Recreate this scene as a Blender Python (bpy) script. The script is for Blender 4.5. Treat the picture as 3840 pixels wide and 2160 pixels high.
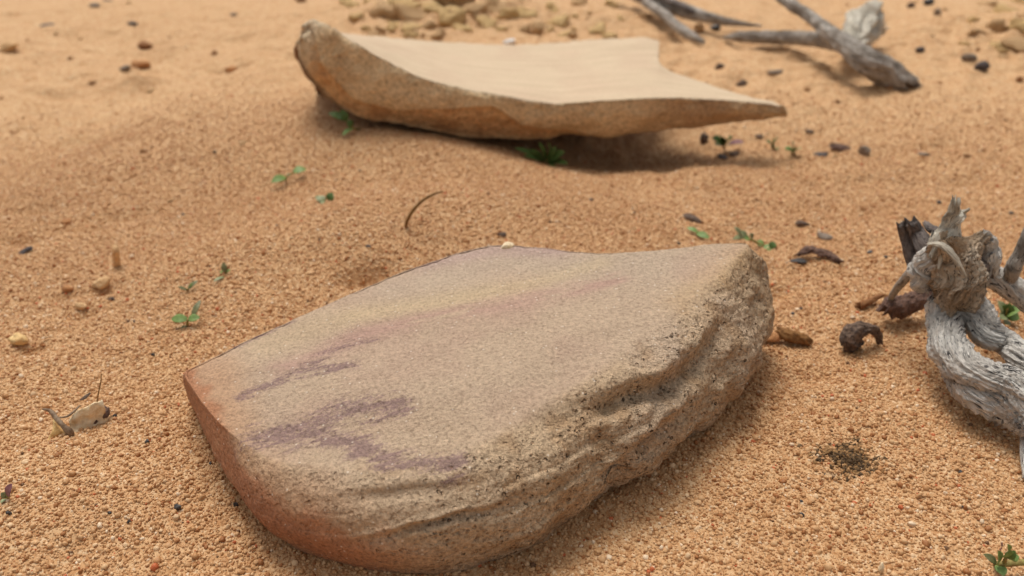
import bpy, bmesh, math, random
import numpy as np
from mathutils import Vector, Matrix

for o in list(bpy.data.objects):
    bpy.data.objects.remove(o)
scene = bpy.context.scene
COL = scene.collection
random.seed(7)
rng = np.random.default_rng(7)

# ------------------------------------------------------------------ camera
F = 2956.0                       # focal length in photo pixels (3840 x 2160)
PITCH = math.radians(30.0)
CAM_H = 0.16
cd = bpy.data.cameras.new('camera')
cam = bpy.data.objects.new('camera', cd)
COL.objects.link(cam)
cam.location = (0, 0, CAM_H)
cam.rotation_euler = (math.pi / 2 - PITCH, 0, 0)
cd.sensor_width = 36.0
cd.lens = 36.0 * F / 3840.0
cd.clip_start = 0.005
cd.clip_end = 400.0
cd.dof.use_dof = True
cd.dof.focus_distance = 0.215
cd.dof.aperture_fstop = cd.lens / 2.0        # a 2.0 mm wide phone lens opening
scene.camera = cam

# ------------------------------------------------------------------ sky, sun, exposure
SUN_EL = math.radians(68)
SUN_AZ = math.radians(-22)      # behind the stones, a little to the left (0 = straight ahead, + = right)
w = bpy.data.worlds.new('World')
scene.world = w
w.use_nodes = True
nt = w.node_tree
nt.nodes.clear()
sky = nt.nodes.new('ShaderNodeTexSky')
sky.sky_type = 'NISHITA'
sky.sun_disc = False
sky.sun_elevation = SUN_EL
sky.sun_rotation = SUN_AZ
sky.dust_density = 5.0
sky.ozone_density = 1.0
hs = nt.nodes.new('ShaderNodeHueSaturation')     # thin even cloud: the blue is mostly washed out
hs.inputs['Saturation'].default_value = 0.12
bg = nt.nodes.new('ShaderNodeBackground')
bg.inputs['Strength'].default_value = 0.105
wo = nt.nodes.new('ShaderNodeOutputWorld')
nt.links.new(sky.outputs[0], hs.inputs['Color'])
nt.links.new(hs.outputs[0], bg.inputs['Color'])
nt.links.new(bg.outputs[0], wo.inputs['Surface'])

sl = bpy.data.lights.new('sun', 'SUN')
sl.energy = 1.5
sl.angle = math.radians(26)
sl.color = (1.0, 0.93, 0.84)
sun = bpy.data.objects.new('sun', sl)
COL.objects.link(sun)
sdir = Vector((math.sin(SUN_AZ) * math.cos(SUN_EL), math.cos(SUN_AZ) * math.cos(SUN_EL), math.sin(SUN_EL)))
sun.rotation_euler = sdir.to_track_quat('Z', 'Y').to_euler()
sun.location = sdir * 3

vs = scene.view_settings
scene.display_settings.display_device = 'sRGB'
vs.view_transform = 'Standard'
vs.look = 'None'
vs.gamma = 1.0
vs.exposure = 0.30
vs.use_curve_mapping = False
scene.cycles.use_denoising = True
scene.cycles.max_bounces = 6
scene.cycles.diffuse_bounces = 4

# ------------------------------------------------------------------ pixels to space
CP, SP = math.cos(PITCH), math.sin(PITCH)

def ray(px, py):
    a = (np.asarray(px, float) - 1920) / F
    b = (1080 - np.asarray(py, float)) / F
    return a, CP + b * SP, -SP + b * CP

def on_z(px, py, z):
    dx, dy, dz = ray(px, py)
    t = (np.asarray(z) - CAM_H) / dz
    return np.stack([dx * t, dy * t, CAM_H + dz * t], -1)

def on_y(px, py, Y):
    dx, dy, dz = ray(px, py)
    t = np.asarray(Y) / dy
    return np.stack([dx * t, dy * t, CAM_H + dz * t], -1)

def depth_of(p):
    p = np.asarray(p, float)
    return p[..., 1] * CP - (p[..., 2] - CAM_H) * SP

def mpp(p):                     # metres per photo pixel at a point
    return depth_of(p) / F

def project(p):
    p = np.asarray(p, float)
    d = depth_of(p)
    u = p[..., 1] * SP + (p[..., 2] - CAM_H) * CP
    return 1920 + F * p[..., 0] / d, 1080 - F * u / d

# ------------------------------------------------------------------ noise
def _hash(ix, iy, iz, seed):
    h = (ix * 374761393 + iy * 668265263 + iz * 2147483647 + seed * 1274126177) & 0xFFFFFFFF
    h = ((h ^ (h >> 13)) * 1274126177) & 0xFFFFFFFF
    h = ((h ^ (h >> 16)) * 2246822519) & 0xFFFFFFFF
    h = h ^ (h >> 15)
    return (h & 0xFFFFFF) / float(0xFFFFFF) * 2 - 1

def vnoise(p, seed=0):
    p = np.asarray(p, float)
    i = np.floor(p).astype(np.int64)
    f = p - i
    f = f * f * f * (f * (f * 6 - 15) + 10)
    x0, y0, z0 = i[..., 0], i[..., 1], i[..., 2]
    fx, fy, fz = f[..., 0], f[..., 1], f[..., 2]
    def c(a, b, d):
        return _hash(x0 + a, y0 + b, z0 + d, seed)
    v00 = c(0, 0, 0) * (1 - fx) + c(1, 0, 0) * fx
    v10 = c(0, 1, 0) * (1 - fx) + c(1, 1, 0) * fx
    v01 = c(0, 0, 1) * (1 - fx) + c(1, 0, 1) * fx
    v11 = c(0, 1, 1) * (1 - fx) + c(1, 1, 1) * fx
    return (v00 * (1 - fy) + v10 * fy) * (1 - fz) + (v01 * (1 - fy) + v11 * fy) * fz

_R = np.array([[0.0, 0.8, 0.6], [-0.8, 0.36, -0.48], [-0.6, -0.48, 0.64]])

def fbm(p, size, octaves=3, seed=0, gain=0.5):
    p = np.asarray(p, float) / size
    a, s, tot = 1.0, 0.0, 0.0
    for k in range(octaves):
        s = s + a * vnoise(p, seed + k * 17)
        tot += a
        a *= gain
        p = (p @ _R.T) * 2.03 + 5.2
    return s / tot

def smooth(a, b, x):
    t = np.clip((x - a) / (b - a), 0, 1)
    return t * t * (3 - 2 * t)

def catmull(pts, n, closed=False):
    pts = np.asarray(pts, float)
    m = len(pts)
    if closed:
        P = np.concatenate([pts[-1:], pts, pts[:2]])
        segs = m
    else:
        P = np.concatenate([2 * pts[:1] - pts[1:2], pts, 2 * pts[-1:] - pts[-2:-1]])
        segs = m - 1
    t = np.linspace(0, segs, n, endpoint=not closed)
    k = np.minimum(t.astype(int), segs - 1)
    u = (t - k)[:, None]
    p0, p1, p2, p3 = P[k], P[k + 1], P[k + 2], P[k + 3]
    return 0.5 * (2 * p1 + (p2 - p0) * u + (2 * p0 - 5 * p1 + 4 * p2 - p3) * u ** 2 + (3 * p1 - p0 - 3 * p2 + p3) * u ** 3)

def lin(r, g, b):
    def f(c):
        c /= 255.0
        return c / 12.92 if c <= 0.04045 else ((c + 0.055) / 1.055) ** 2.4
    return np.array([f(r), f(g), f(b)])

# ------------------------------------------------------------------ ground height
_bumps = []
def bump_px(px, py, sx, sy, amp, rot=0.0):
    p = on_z(px, py, 0.0)
    _bumps.append((p[0], p[1], sx, sy, amp, math.cos(rot), math.sin(rot)))

bump_px(1250, 470, .085, .060, .013)             # mound that carries the far slab
bump_px(1480, 600, .075, .028, .010, -.15)       # sand lip in front of it
bump_px(700, 400, .055, .150, .015, -.15)
_bumps.append((.070, .500, .085, .080, -.029, 1.0, 0.0))     # hollow under the overhang
bump_px(250, 420, .130, .150, -.024, .2)            # ground falls away to the left of the mound
bump_px(3350, 640, .120, .080, -.006)
bump_px(2750, 640, .080, .030, .003)
bump_px(1150, 960, .070, .035, .012, .35)        # sand banked against the near stone
bump_px(1650, 800, .080, .040, .010, .2)
bump_px(2350, 800, .080, .040, .004)
bump_px(1390, 1062, .0085, .0045, -.0075, .3)    # little hole at the stone's back edge
bump_px(1310, 1085, .004, .003, -.004, .3)
bump_px(300, 1900, .05, .03, .003)
bump_px(3150, 1750, .05, .03, .002)
bump_px(3400, 1500, .05, .03, .003)
bump_px(1700, 60, .110, .060, .012)              # low rise under the crumbled clods
bump_px(3800, 150, .100, .070, .014)
for (px, py, sx, sy, a) in [(60, 585, .010, .006, -.004), (390, 1085, .008, .004, -.0025), (235, 1100, .006, .004, -.002),
        (310, 1170, .006, .004, -.0025), (95, 1300, .006, .004, -.0025), (450, 780, .020, .006, -.0025),
        (330, 820, .016, .005, -.0025), (60, 870, .010, .005, -.004), (180, 290, .02, .010, -.003), (600, 180, .02, .012, -.004),
        (870, 250, .016, .007, -.005), (530, 260, .022, .010, .006), (240, 560, .012, .006, -.003), (700, 430, .02, .01, -.003),
        (280, 420, .02, .01, -.003), (120, 760, .012, .006, -.003), (3250, 640, .012, .006, -.002), (3520, 520, .015, .007, -.003),
        (3650, 640, .012, .006, -.003), (3000, 760, .010, .005, -.002), (3450, 880, .010, .005, -.002), (2900, 1080, .010, .005, -.003),
        (3050, 1420, .012, .006, -.002)]:
    bump_px(px, py, sx, sy, a * 1.6, .25)

def H(x, y):
    x = np.asarray(x, float); y = np.asarray(y, float)
    z = np.zeros(np.broadcast(x, y).shape)
    for (bx, by, sx, sy, a, c, s) in _bumps:
        dx, dy = x - bx, y - by
        q = ((dx * c + dy * s) / sx) ** 2 + ((-dx * s + dy * c) / sy) ** 2
        z = z + a * np.exp(-q)
    p = np.stack([x + 0 * z, y + 0 * z, 0 * z], -1)
    rough = smooth(-.6, .5, fbm(p, .16, 2, 3)) * .7 + .3
    rough = rough * (.45 + .55 * smooth(.02, .10, x - .02 + (y - .3) * .2)) + .6 * smooth(.46, .62, y)
    far = np.exp(-np.maximum(np.hypot(x, y) - 1.5, 0) / 2.0)
    z = z + .0035 * fbm(p, .09, 2, 11)
    z = z + (.0027 * fbm(p, .022, 2, 21) + .0014 * fbm(p, .009, 2, 31)) * rough * far
    z = z - .0030 * rough * far * np.maximum(fbm(p, .014, 1, 44) - .35, 0)
    z = z + .00040 * fbm(p, .0032, 2, 41) * far
    cr = np.exp(-((x + .035) / .13) ** 2 - ((y - .80) / .10) ** 2) + np.exp(-((x - .46) / .12) ** 2 - ((y - .70) / .10) ** 2)
    z = z + cr * (.010 * np.abs(fbm(p, .030, 3, 61, .6)) + .006 * np.maximum(fbm(p, .012, 2, 63), 0))
    mott = smooth(.44, .60, y) * far
    z = z + mott * (.0030 * fbm(p, .020, 3, 71, .6) - .004 * np.maximum(fbm(p, .016, 2, 73) - .25, 0))
    z = z + .25 * (1 - np.exp(-np.maximum(np.hypot(x, y) - 6, 0) / 30)) * fbm(p, 9.0, 2, 51)
    return z

def ground_px(px, py, lift=0.0):
    z = 0.0
    for k in range(14):
        p = on_z(px, py, z + lift)
        z = (.35 * z + .65 * float(H(p[0], p[1]))) if k else float(H(p[0], p[1]))
    return np.array([p[0], p[1], float(H(p[0], p[1]))])

# ------------------------------------------------------------------ mesh helpers
def mesh_from(name, V, Q, T=None):
    V = np.asarray(V, np.float32)
    Q = np.asarray(Q, np.int32).reshape(-1, 4)
    T = np.zeros((0, 3), np.int32) if T is None else np.asarray(T, np.int32).reshape(-1, 3)
    me = bpy.data.meshes.new(name)
    me.vertices.add(len(V)); me.vertices.foreach_set('co', V.ravel())
    loops = np.concatenate([Q.ravel(), T.ravel()])
    me.loops.add(len(loops)); me.loops.foreach_set('vertex_index', loops)
    st = np.concatenate([np.arange(len(Q)) * 4, len(Q) * 4 + np.arange(len(T)) * 3]).astype(np.int32)
    me.polygons.add(len(st)); me.polygons.foreach_set('loop_start', st)
    me.update(calc_edges=True)
    me.validate()
    return me

def shade(me, on=True):
    me.polygons.foreach_set('use_smooth', np.full(len(me.polygons), on))

def vcol(me, C, name='Col'):
    C = np.asarray(C, np.float32)
    if C.shape[1] == 3:
        C = np.concatenate([C, np.ones((len(C), 1), np.float32)], 1)
    a = me.attributes.new(name, 'FLOAT_COLOR', 'POINT')
    a.data.foreach_set('color', C.ravel())

def vfloat(me, name, v):
    a = me.attributes.new(name, 'FLOAT', 'POINT')
    a.data.foreach_set('value', np.asarray(v, np.float32))

def vvec(me, name, v):
    a = me.attributes.new(name, 'FLOAT_VECTOR', 'POINT')
    a.data.foreach_set('vector', np.asarray(v, np.float32).ravel())

def grid_quads(m, n, wrap):
    i = np.arange(m - 1)[:, None]
    j = np.arange(n if wrap else n - 1)[None, :]
    a = i * n + j
    b = i * n + (j + 1) % n
    return np.stack([a, b, b + n, a + n], -1).reshape(-1, 4)

def grid_normals(G, wrap):
    if wrap:
        dj = np.roll(G, -1, 1) - np.roll(G, 1, 1)
    else:
        dj = np.gradient(G, axis=1)
    di = np.gradient(G, axis=0)
    n = np.cross(di, dj)
    return n / np.maximum(np.linalg.norm(n, axis=-1, keepdims=True), 1e-12)

def put(name, me, mat, parent=None, loc=None):
    o = bpy.data.objects.new(name, me)
    COL.objects.link(o)
    if mat is not None:
        me.materials.clear(); me.materials.append(mat)
    if parent is not None:
        o.parent = parent
    if loc is not None:
        o.location = loc
    return o

def tag(o, label, cat, group=None):
    o['label'] = label; o['category'] = cat
    if group:
        o['group'] = group
    return o

def thing(name, label, cat, loc, group=None):
    o = bpy.data.objects.new(name, None)
    o.empty_display_size = .005
    COL.objects.link(o)
    o.location = [float(c) for c in loc]
    return tag(o, label, cat, group)

# ------------------------------------------------------------------ materials
class NT:
    def __init__(self, name):
        self.m = bpy.data.materials.new(name); self.m.use_nodes = True
        self.t = self.m.node_tree; self.t.nodes.clear()
        self.out = self.n('ShaderNodeOutputMaterial')
        self.b = self.n('ShaderNodeBsdfPrincipled')
        self.l(self.b.outputs[0], self.out.inputs['Surface'])
    def n(self, k, **kw):
        x = self.t.nodes.new(k)
        for a, v in kw.items():
            setattr(x, a, v)
        return x
    def l(self, a, b):
        self.t.links.new(a, b)
    def set(self, node, **kw):
        for k, v in kw.items():
            node.inputs[k.replace('_', ' ')].default_value = v
    def coord(self, size=None):
        c = self.n('ShaderNodeTexCoord'); return c.outputs['Object']
    def noise(self, vec, scale, detail=3, rough=.55, dist=0):
        x = self.n('ShaderNodeTexNoise'); self.l(vec, x.inputs['Vector'])
        self.set(x, Scale=scale, Detail=detail, Roughness=rough, Distortion=dist)
        return x.outputs['Fac']
    def vor(self, vec, scale, feature='F1', rnd=1.0):
        x = self.n('ShaderNodeTexVoronoi', feature=feature); self.l(vec, x.inputs['Vector'])
        self.set(x, Scale=scale, Randomness=rnd)
        return x
    def ramp(self, fac, stops, interp='LINEAR'):
        x = self.n('ShaderNodeValToRGB'); self.l(fac, x.inputs['Fac'])
        e = x.color_ramp; e.interpolation = interp
        while len(e.elements) < len(stops):
            e.elements.new(.5)
        for el, (p, c) in zip(e.elements, stops):
            el.position = p
            el.color = (*c, 1) if len(c) == 3 else c
        return x.outputs['Color']
    def mix(self, fac, a, b, mode='MIX'):
        x = self.n('ShaderNodeMix', data_type='RGBA', blend_type=mode)
        for s, v in ((x.inputs[0], fac), (x.inputs[6], a), (x.inputs[7], b)):
            if isinstance(v, (int, float)):
                s.default_value = v
            elif isinstance(v, (tuple, list, np.ndarray)):
                s.default_value = (*[float(c) for c in v][:3], 1)
            else:
                self.l(v, s)
        return x.outputs[2]
    def math(self, op, a, b=None, clamp=False):
        x = self.n('ShaderNodeMath', operation=op, use_clamp=clamp)
        for s, v in ((x.inputs[0], a), (x.inputs[1], b)):
            if v is None:
                continue
            if isinstance(v, (int, float)):
                s.default_value = v
            else:
                self.l(v, s)
        return x.outputs[0]
    def attr(self, name, kind='Fac'):
        x = self.n('ShaderNodeAttribute', attribute_name=name); return x.outputs[kind]
    def bump(self, h, dist, strength=1.0, normal=None):
        x = self.n('ShaderNodeBump'); self.l(h, x.inputs['Height'])
        self.set(x, Distance=dist, Strength=strength)
        if normal is not None:
            self.l(normal, x.inputs['Normal'])
        return x.outputs[0]
    def done(self, color, rough=.9, spec=.25, normal=None):
        s = self.b.inputs['Base Color']
        if isinstance(color, (tuple, list, np.ndarray)):
            s.default_value = (*[float(c) for c in color][:3], 1)
        else:
            self.l(color, s)
        if isinstance(rough, (int, float)):
            self.b.inputs['Roughness'].default_value = rough
        else:
            self.l(rough, self.b.inputs['Roughness'])
        self.b.inputs['Specular IOR Level'].default_value = spec
        if normal is not None:
            self.l(normal, self.b.inputs['Normal'])
        return self.m

SAND = [lin(200, 154, 108), lin(211, 169, 122), lin(219, 180, 135), lin(226, 194, 154), lin(188, 136, 88), lin(206, 161, 114)]

def mat_ground():
    k = NT('sand_bed')
    c = k.coord()
    v = k.vor(c, 900)
    r = k.n('ShaderNodeSeparateColor'); k.l(v.outputs['Color'], r.inputs[0])
    col = k.ramp(r.outputs[0], [(0, SAND[4]), (.22, SAND[0]), (.5, SAND[1]), (.78, SAND[2]), (1, SAND[3])])
    big = k.noise(c, 26, 4, .6)
    col = k.mix(k.math('MULTIPLY', k.ramp(big, [(.35, (0, 0, 0)), (.72, (1, 1, 1))]), .35), col, lin(196, 148, 104))
    mid = k.noise(c, 150, 3, .6)
    col = k.mix(k.math('MULTIPLY', k.ramp(mid, [(.45, (0, 0, 0)), (.8, (1, 1, 1))]), .4), col, lin(216, 178, 136))
    fleck = k.noise(c, 420, 2, .5)
    col = k.mix(k.ramp(fleck, [(.70, (0, 0, 0)), (.76, (.7, .7, .7))]), col, lin(150, 98, 56))
    n1 = k.bump(v.outputs['Distance'], .0010, -.55)
    n2 = k.bump(k.noise(c, 320, 3, .6), .0016, .6, n1)
    col = k.mix(1.0, col, (.85, .85, .85), 'MULTIPLY')
    return k.done(col, .85, .25, n2)

GRAIN = [lin(196, 153, 108), lin(206, 165, 120), lin(212, 174, 130), lin(222, 190, 150), lin(184, 136, 90), lin(201, 158, 113)]

def mat_grain():
    k = NT('sand_grain')
    oi = k.n('ShaderNodeObjectInfo')
    stops = [(0, lin(150, 94, 50)), (.10, GRAIN[4]), (.24, GRAIN[0]), (.42, GRAIN[5]), (.58, GRAIN[1]), (.74, GRAIN[2]),
             (.87, GRAIN[3]), (.962, lin(232, 210, 180)), (.985, lin(190, 92, 52)), (.993, lin(84, 58, 40)), (.997, lin(40, 38, 38))]
    col = k.ramp(oi.outputs['Random'], stops, 'CONSTANT')
    n = k.noise(k.coord(), 2.3, 2, .6)
    col = k.mix(k.math('MULTIPLY', n, .35), col, lin(190, 144, 98))
    patch = k.noise(oi.outputs['Location'], 17, 4, .6)
    col = k.mix(k.math('MULTIPLY', k.ramp(patch, [(.42, (0, 0, 0)), (.66, (1, 1, 1))]), .55), col, k.mix(1.0, col, (.80, .70, .60), 'MULTIPLY'))
    col = k.mix(k.math('MULTIPLY', k.ramp(patch, [(.30, (1, 1, 1)), (.46, (0, 0, 0))]), .5), col, k.mix(1.0, col, (1.12, 1.14, 1.16), 'MULTIPLY'))
    return k.done(col, .55, .3)

def mat_stone(name, grain, pits):
    k = NT(name)
    c = k.coord()
    base = k.attr('Col', 'Color')
    rough = k.attr('rough')
    g = k.noise(c, grain, 4, .75)
    fine = k.ramp(g, [(.34, (.48, .43, .39)), (.45, (.88, .87, .86)), (.54, (1.05, 1.05, 1.05)), (.66, (1.34, 1.32, 1.30))])
    col = k.mix(k.math('ADD', k.math('MULTIPLY', rough, .4), .6), base, k.mix(1.0, base, fine, 'MULTIPLY'))
    bed = k.attr('bedding', 'Vector')
    sn = k.noise(bed, 420, 4, .7)
    sn2 = k.noise(c, 1300, 2, .6)
    pf = k.math('ADD', k.math('MULTIPLY', k.attr('purple'), .80), k.math('ADD', k.math('MULTIPLY', k.math('SUBTRACT', sn, .5), 4.6), k.math('MULTIPLY', k.math('SUBTRACT', sn2, .5), 2.2)))
    pf = k.math('MULTIPLY', k.ramp(pf, [(.20, (0, 0, 0)), (1.0, (1, 1, 1))]), k.ramp(k.attr('purple'), [(.02, (0, 0, 0)), (.4, (1, 1, 1))]))
    col = k.mix(k.math('MULTIPLY', pf, .75), col, k.mix(1.0, lin(136, 108, 107), fine, 'MULTIPLY'))
    soft = k.ramp(k.noise(bed, 200, 4, .7), [(.3, (.93, .92, .92)), (.7, (1.05, 1.05, 1.05))])
    col = k.mix(1.0, col, soft, 'MULTIPLY')
    v = k.vor(c, pits)
    pit = k.ramp(v.outputs['Distance'], [(.14, (1, 1, 1)), (.36, (0, 0, 0))])
    sel = k.ramp(k.noise(c, pits * .35, 2, .6), [(.40, (0, 0, 0)), (.54, (1, 1, 1))])
    pm = k.math('MULTIPLY', k.math('MULTIPLY', pit, sel), rough)
    col = k.mix(k.math('MULTIPLY', pm, .5), col, lin(136, 94, 58))
    glint = k.vor(c, 1500)
    gr = k.n('ShaderNodeSeparateColor'); k.l(glint.outputs['Color'], gr.inputs[0])
    gm = k.math('MULTIPLY', k.math('GREATER_THAN', gr.outputs[1], .988), k.math('LESS_THAN', glint.outputs['Distance'], .45))
    col = k.mix(k.math('MULTIPLY', gm, .5), col, lin(244, 232, 214))  # glints painted into the base colour as pale specks
    h = k.math('SUBTRACT', g, k.math('MULTIPLY', pm, .9))
    h2 = k.noise(c, grain * .33, 3, .6)
    n1 = k.bump(h, .0014, .9)
    st = k.math('MULTIPLY', h2, k.math('ADD', rough, .18))
    n2 = k.bump(st, .0030, .8, n1)
    return k.done(col, .82, .25, n2)

def mat_slab():
    k = NT('pale_slab')
    c = k.coord()
    base = k.attr('Col', 'Color')
    rough = k.attr('rough')
    g = k.noise(c, 520, 4, .75)
    fine = k.ramp(g, [(.32, (.52, .47, .42)), (.46, (.94, .94, .94)), (.55, (1.06, 1.06, 1.05)), (.70, (1.4, 1.38, 1.34))])
    col = k.mix(k.math('ADD', k.math('MULTIPLY', rough, .75), .22), base, k.mix(1.0, base, fine, 'MULTIPLY'))
    st = k.n('ShaderNodeMapping'); k.l(c, st.inputs['Vector']); st.inputs['Scale'].default_value = (18, 160, 160)
    streak = k.noise(st.outputs[0], 1.0, 3, .6)
    col = k.mix(1.0, col, k.ramp(streak, [(.3, (.90, .89, .87)), (.7, (1.04, 1.04, 1.04))]), 'MULTIPLY')
    hh = k.math('MULTIPLY', g, k.math('ADD', k.math('MULTIPLY', rough, 1.0), .06))
    return k.done(col, .85, .2, k.bump(hh, .0022, .9))

def mat_wood(name, pale, dark, crack, amt=.5, dirt=0.0):
    k = NT(name)
    f = k.attr('fib', 'Vector')
    m = k.n('ShaderNodeMapping'); k.l(f, m.inputs['Vector']); m.inputs['Scale'].default_value = (1, 1, .16)
    n = k.noise(m.outputs[0], 1150, 5, .72, 1.6)
    n3 = k.noise(k.coord(), 70, 3, .6)
    col = k.mix(k.ramp(n3, [(.38, (0, 0, 0)), (.66, (1, 1, 1))]), pale, dark)
    if dirt:
        col = k.mix(k.math('MULTIPLY', k.ramp(k.noise(k.coord(), 130, 3, .6), [(.46, (0, 0, 0)), (.62, (1, 1, 1))]), dirt), col, lin(196, 150, 98))
    sel = k.ramp(k.noise(k.coord(), 160, 2, .6), [(.42, (0, 0, 0)), (.62, (1, 1, 1))])
    cr = k.ramp(n, [(.41, (1, 1, 1)), (.47, (0, 0, 0))])
    cm = k.math('MULTIPLY', cr, k.math('ADD', k.math('MULTIPLY', sel, amt), .36))
    col = k.mix(cm, col, crack)
    dots = k.vor(k.coord(), 420)
    dm = k.math('MULTIPLY', k.ramp(dots.outputs['Distance'], [(.18, (1, 1, 1)), (.3, (0, 0, 0))]),
                k.ramp(k.noise(k.coord(), 210, 2), [(.57, (0, 0, 0)), (.63, (1, 1, 1))]))
    col = k.mix(k.math('MULTIPLY', dm, amt), col, crack)
    return k.done(col, .8, .2, k.bump(n, .0022, 1.0))

def mat_plain(name, c1, c2, size=900, bump=.0008, rough=.85, spec=.25, bs=.7):
    k = NT(name)
    c = k.coord()
    n = k.noise(c, size, 4, .65)
    col = k.mix(k.ramp(n, [(.36, (0, 0, 0)), (.64, (1, 1, 1))]), c1, c2)
    return k.done(col, rough, spec, k.bump(n, bump, bs))

def mat_leaf(name, c1, c2, tip=None):
    k = NT(name)
    f = k.attr('along')
    n = k.noise(k.coord(), 700, 3, .6)
    col = k.mix(k.ramp(n, [(.35, (0, 0, 0)), (.65, (1, 1, 1))]), c1, c2)
    if tip is not None:
        col = k.mix(k.ramp(f, [(.55, (0, 0, 0)), (1, (1, 1, 1))]), col, tip)
    k.b.inputs['Subsurface Weight'].default_value = .06
    k.b.inputs['Subsurface Radius'].default_value = (.0006, .0008, .0003)
    return k.done(col, .5, .35, k.bump(n, .0004, .4))

M = {
    'ground': mat_ground(), 'grain': mat_grain(),
    'stone': mat_stone('banded_sandstone', 950, 620), 'slab': mat_slab(),
    'wood': mat_wood('weathered_wood', lin(246, 240, 230), lin(222, 212, 200), lin(52, 48, 50), .75),
    'wood_brown': mat_wood('brown_wood', lin(226, 208, 184), lin(184, 156, 126), lin(74, 54, 42), .7, .35),
    'wood_dark': mat_wood('dark_grey_wood', lin(156, 144, 136), lin(108, 98, 94), lin(40, 36, 40), .6),
    'wood_far': mat_wood('grey_wood', lin(208, 198, 186), lin(146, 134, 122), lin(70, 58, 50), .6),
    'wood_pale': mat_wood('bleached_wood', lin(240, 232, 214), lin(216, 204, 184), lin(120, 104, 88), .4),
    'bark': mat_plain('dark_bark', lin(128, 106, 90), lin(70, 58, 52), 800, .0016),
    'redbark': mat_plain('red_brown_bark', lin(132, 98, 80), lin(78, 56, 48), 900, .0014, .7, .4, 1),
    'black': mat_plain('black_flake', lin(40, 38, 38), lin(66, 60, 56), 900, .0005, .45, .5),
    'slate': mat_plain('slate_chip', lin(98, 90, 88), lin(66, 60, 60), 700),
    'greychip': mat_plain('grey_chip', lin(148, 132, 116), lin(112, 98, 86), 700),
    'brownchip': mat_plain('brown_chip', lin(156, 108, 68), lin(112, 74, 46), 700),
    'ochre': mat_plain('ochre_clod', lin(226, 188, 140), lin(210, 166, 118), 420, .004),
    'yellow': mat_plain('yellow_clod', lin(238, 204, 146), lin(224, 182, 124), 420, .004),
    'orange': mat_plain('orange_lump', lin(196, 146, 100), lin(174, 120, 76), 500, .0015),
    'white': mat_plain('white_pebble', lin(240, 236, 230), lin(222, 214, 204), 600, .0004, .5, .4),
    'leaf': mat_leaf('fresh_leaf', lin(126, 150, 82), lin(98, 124, 62)),
    'leaf_dark': mat_leaf('dark_leaf', lin(88, 112, 52), lin(64, 88, 40)),
    'leaf_grey': mat_leaf('grey_green_leaf', lin(146, 150, 108), lin(112, 120, 82)),
    'leaf_olive': mat_leaf('olive_leaf', lin(126, 122, 84), lin(98, 104, 64)),
    'leaf_purple': mat_leaf('purple_leaf', lin(142, 98, 100), lin(112, 72, 78)),
    'stem': mat_plain('plant_stem', lin(150, 140, 80), lin(126, 104, 58), 800, .0003, .6),
    'stalk': mat_plain('dry_stalk', lin(140, 104, 56), lin(104, 74, 38), 800, .0003, .6),
    'husk': mat_plain('papery_husk', lin(246, 230, 198), lin(216, 186, 142), 420, .0012, .65, .3),
    'huskyellow': mat_plain('yellow_husk', lin(232, 198, 134), lin(198, 150, 88), 420, .001, .6, .3),
    'huskstalk': mat_plain('husk_stalk', lin(150, 128, 104), lin(108, 84, 62), 600, .0006, .6, .3),
    'moss': mat_plain('dark_crumbs', lin(120, 94, 64), lin(62, 48, 36), 1400, .001),
    'crumbpale': mat_plain('pale_crumbs', lin(176, 136, 90), lin(120, 88, 56), 1400, .001),
}

# ------------------------------------------------------------------ ground sheet
def spread(lo, hi, step, far):
    mid = list(np.arange(lo, hi, step))
    out, s, v = [], step, hi
    while v < far:
        out.append(v); s *= 1.13; v += s
    out.append(far)
    left, s, v = [], step, lo - step
    while v > -far:
        left.append(v); s *= 1.13; v -= s
    left.append(-far)
    return np.array(left[::-1] + mid + out)

xs = spread(-.42, .46, .0016, 200.0)
ys = spread(.07, .82, .0016, 200.0)
X, Y = np.meshgrid(xs, ys)
Z = H(X, Y)
G = np.stack([X, Y, Z], -1)
me = mesh_from('sand_ground', G.reshape(-1, 3), grid_quads(len(ys), len(xs), False))
shade(me)
g = put('sand_ground', me, M['ground'])
g['kind'] = 'structure'

# loose grains lying on the sand where they can be told apart
step = .00074
gx = np.arange(-.36, .40, step); gy = np.arange(.095, .62, step * .88)
PX, PY = np.meshgrid(gx, gy)
PX = PX + (np.arange(len(gy)) % 2)[:, None] * step * .5
PX = PX.ravel() + rng.normal(0, step * .33, PX.size)
PY = PY.ravel() + rng.normal(0, step * .33, PY.size)
keep = rng.random(PX.size) < 1 - smooth(.30, .62, PY)
keep &= np.abs(PX) < .07 + PY * .78
PX, PY = PX[keep], PY[keep]
n = len(PX)
sz = np.clip(rng.lognormal(math.log(.00070), .40, n), .0004, .0020)
PZ = H(PX, PY) + sz * rng.uniform(-.22, .30, n)
me = bpy.data.meshes.new('sand_grains')
me.vertices.add(n); me.vertices.foreach_set('co', np.stack([PX, PY, PZ], -1).astype(np.float32).ravel())
vvec(me, 'grain_rot', rng.uniform(0, 6.283, (n, 3)))
vvec(me, 'grain_scale', sz[:, None] * rng.uniform(.62, 1.15, (n, 3)))
grains = put('sand_grains', me, None)
me.materials.append(M['grain'])
grains['kind'] = 'stuff'
grains['label'] = 'loose coarse tan and orange sand grains covering the ground'
gn = bpy.data.node_groups.new('grain_scatter', 'GeometryNodeTree')
gn.interface.new_socket('Geometry', in_out='INPUT', socket_type='NodeSocketGeometry')
gn.interface.new_socket('Geometry', in_out='OUTPUT', socket_type='NodeSocketGeometry')
N = gn.nodes.new
gi, go = N('NodeGroupInput'), N('NodeGroupOutput')
ico = N('GeometryNodeMeshIcoSphere'); ico.inputs['Radius'].default_value = .5; ico.inputs['Subdivisions'].default_value = 2
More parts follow.
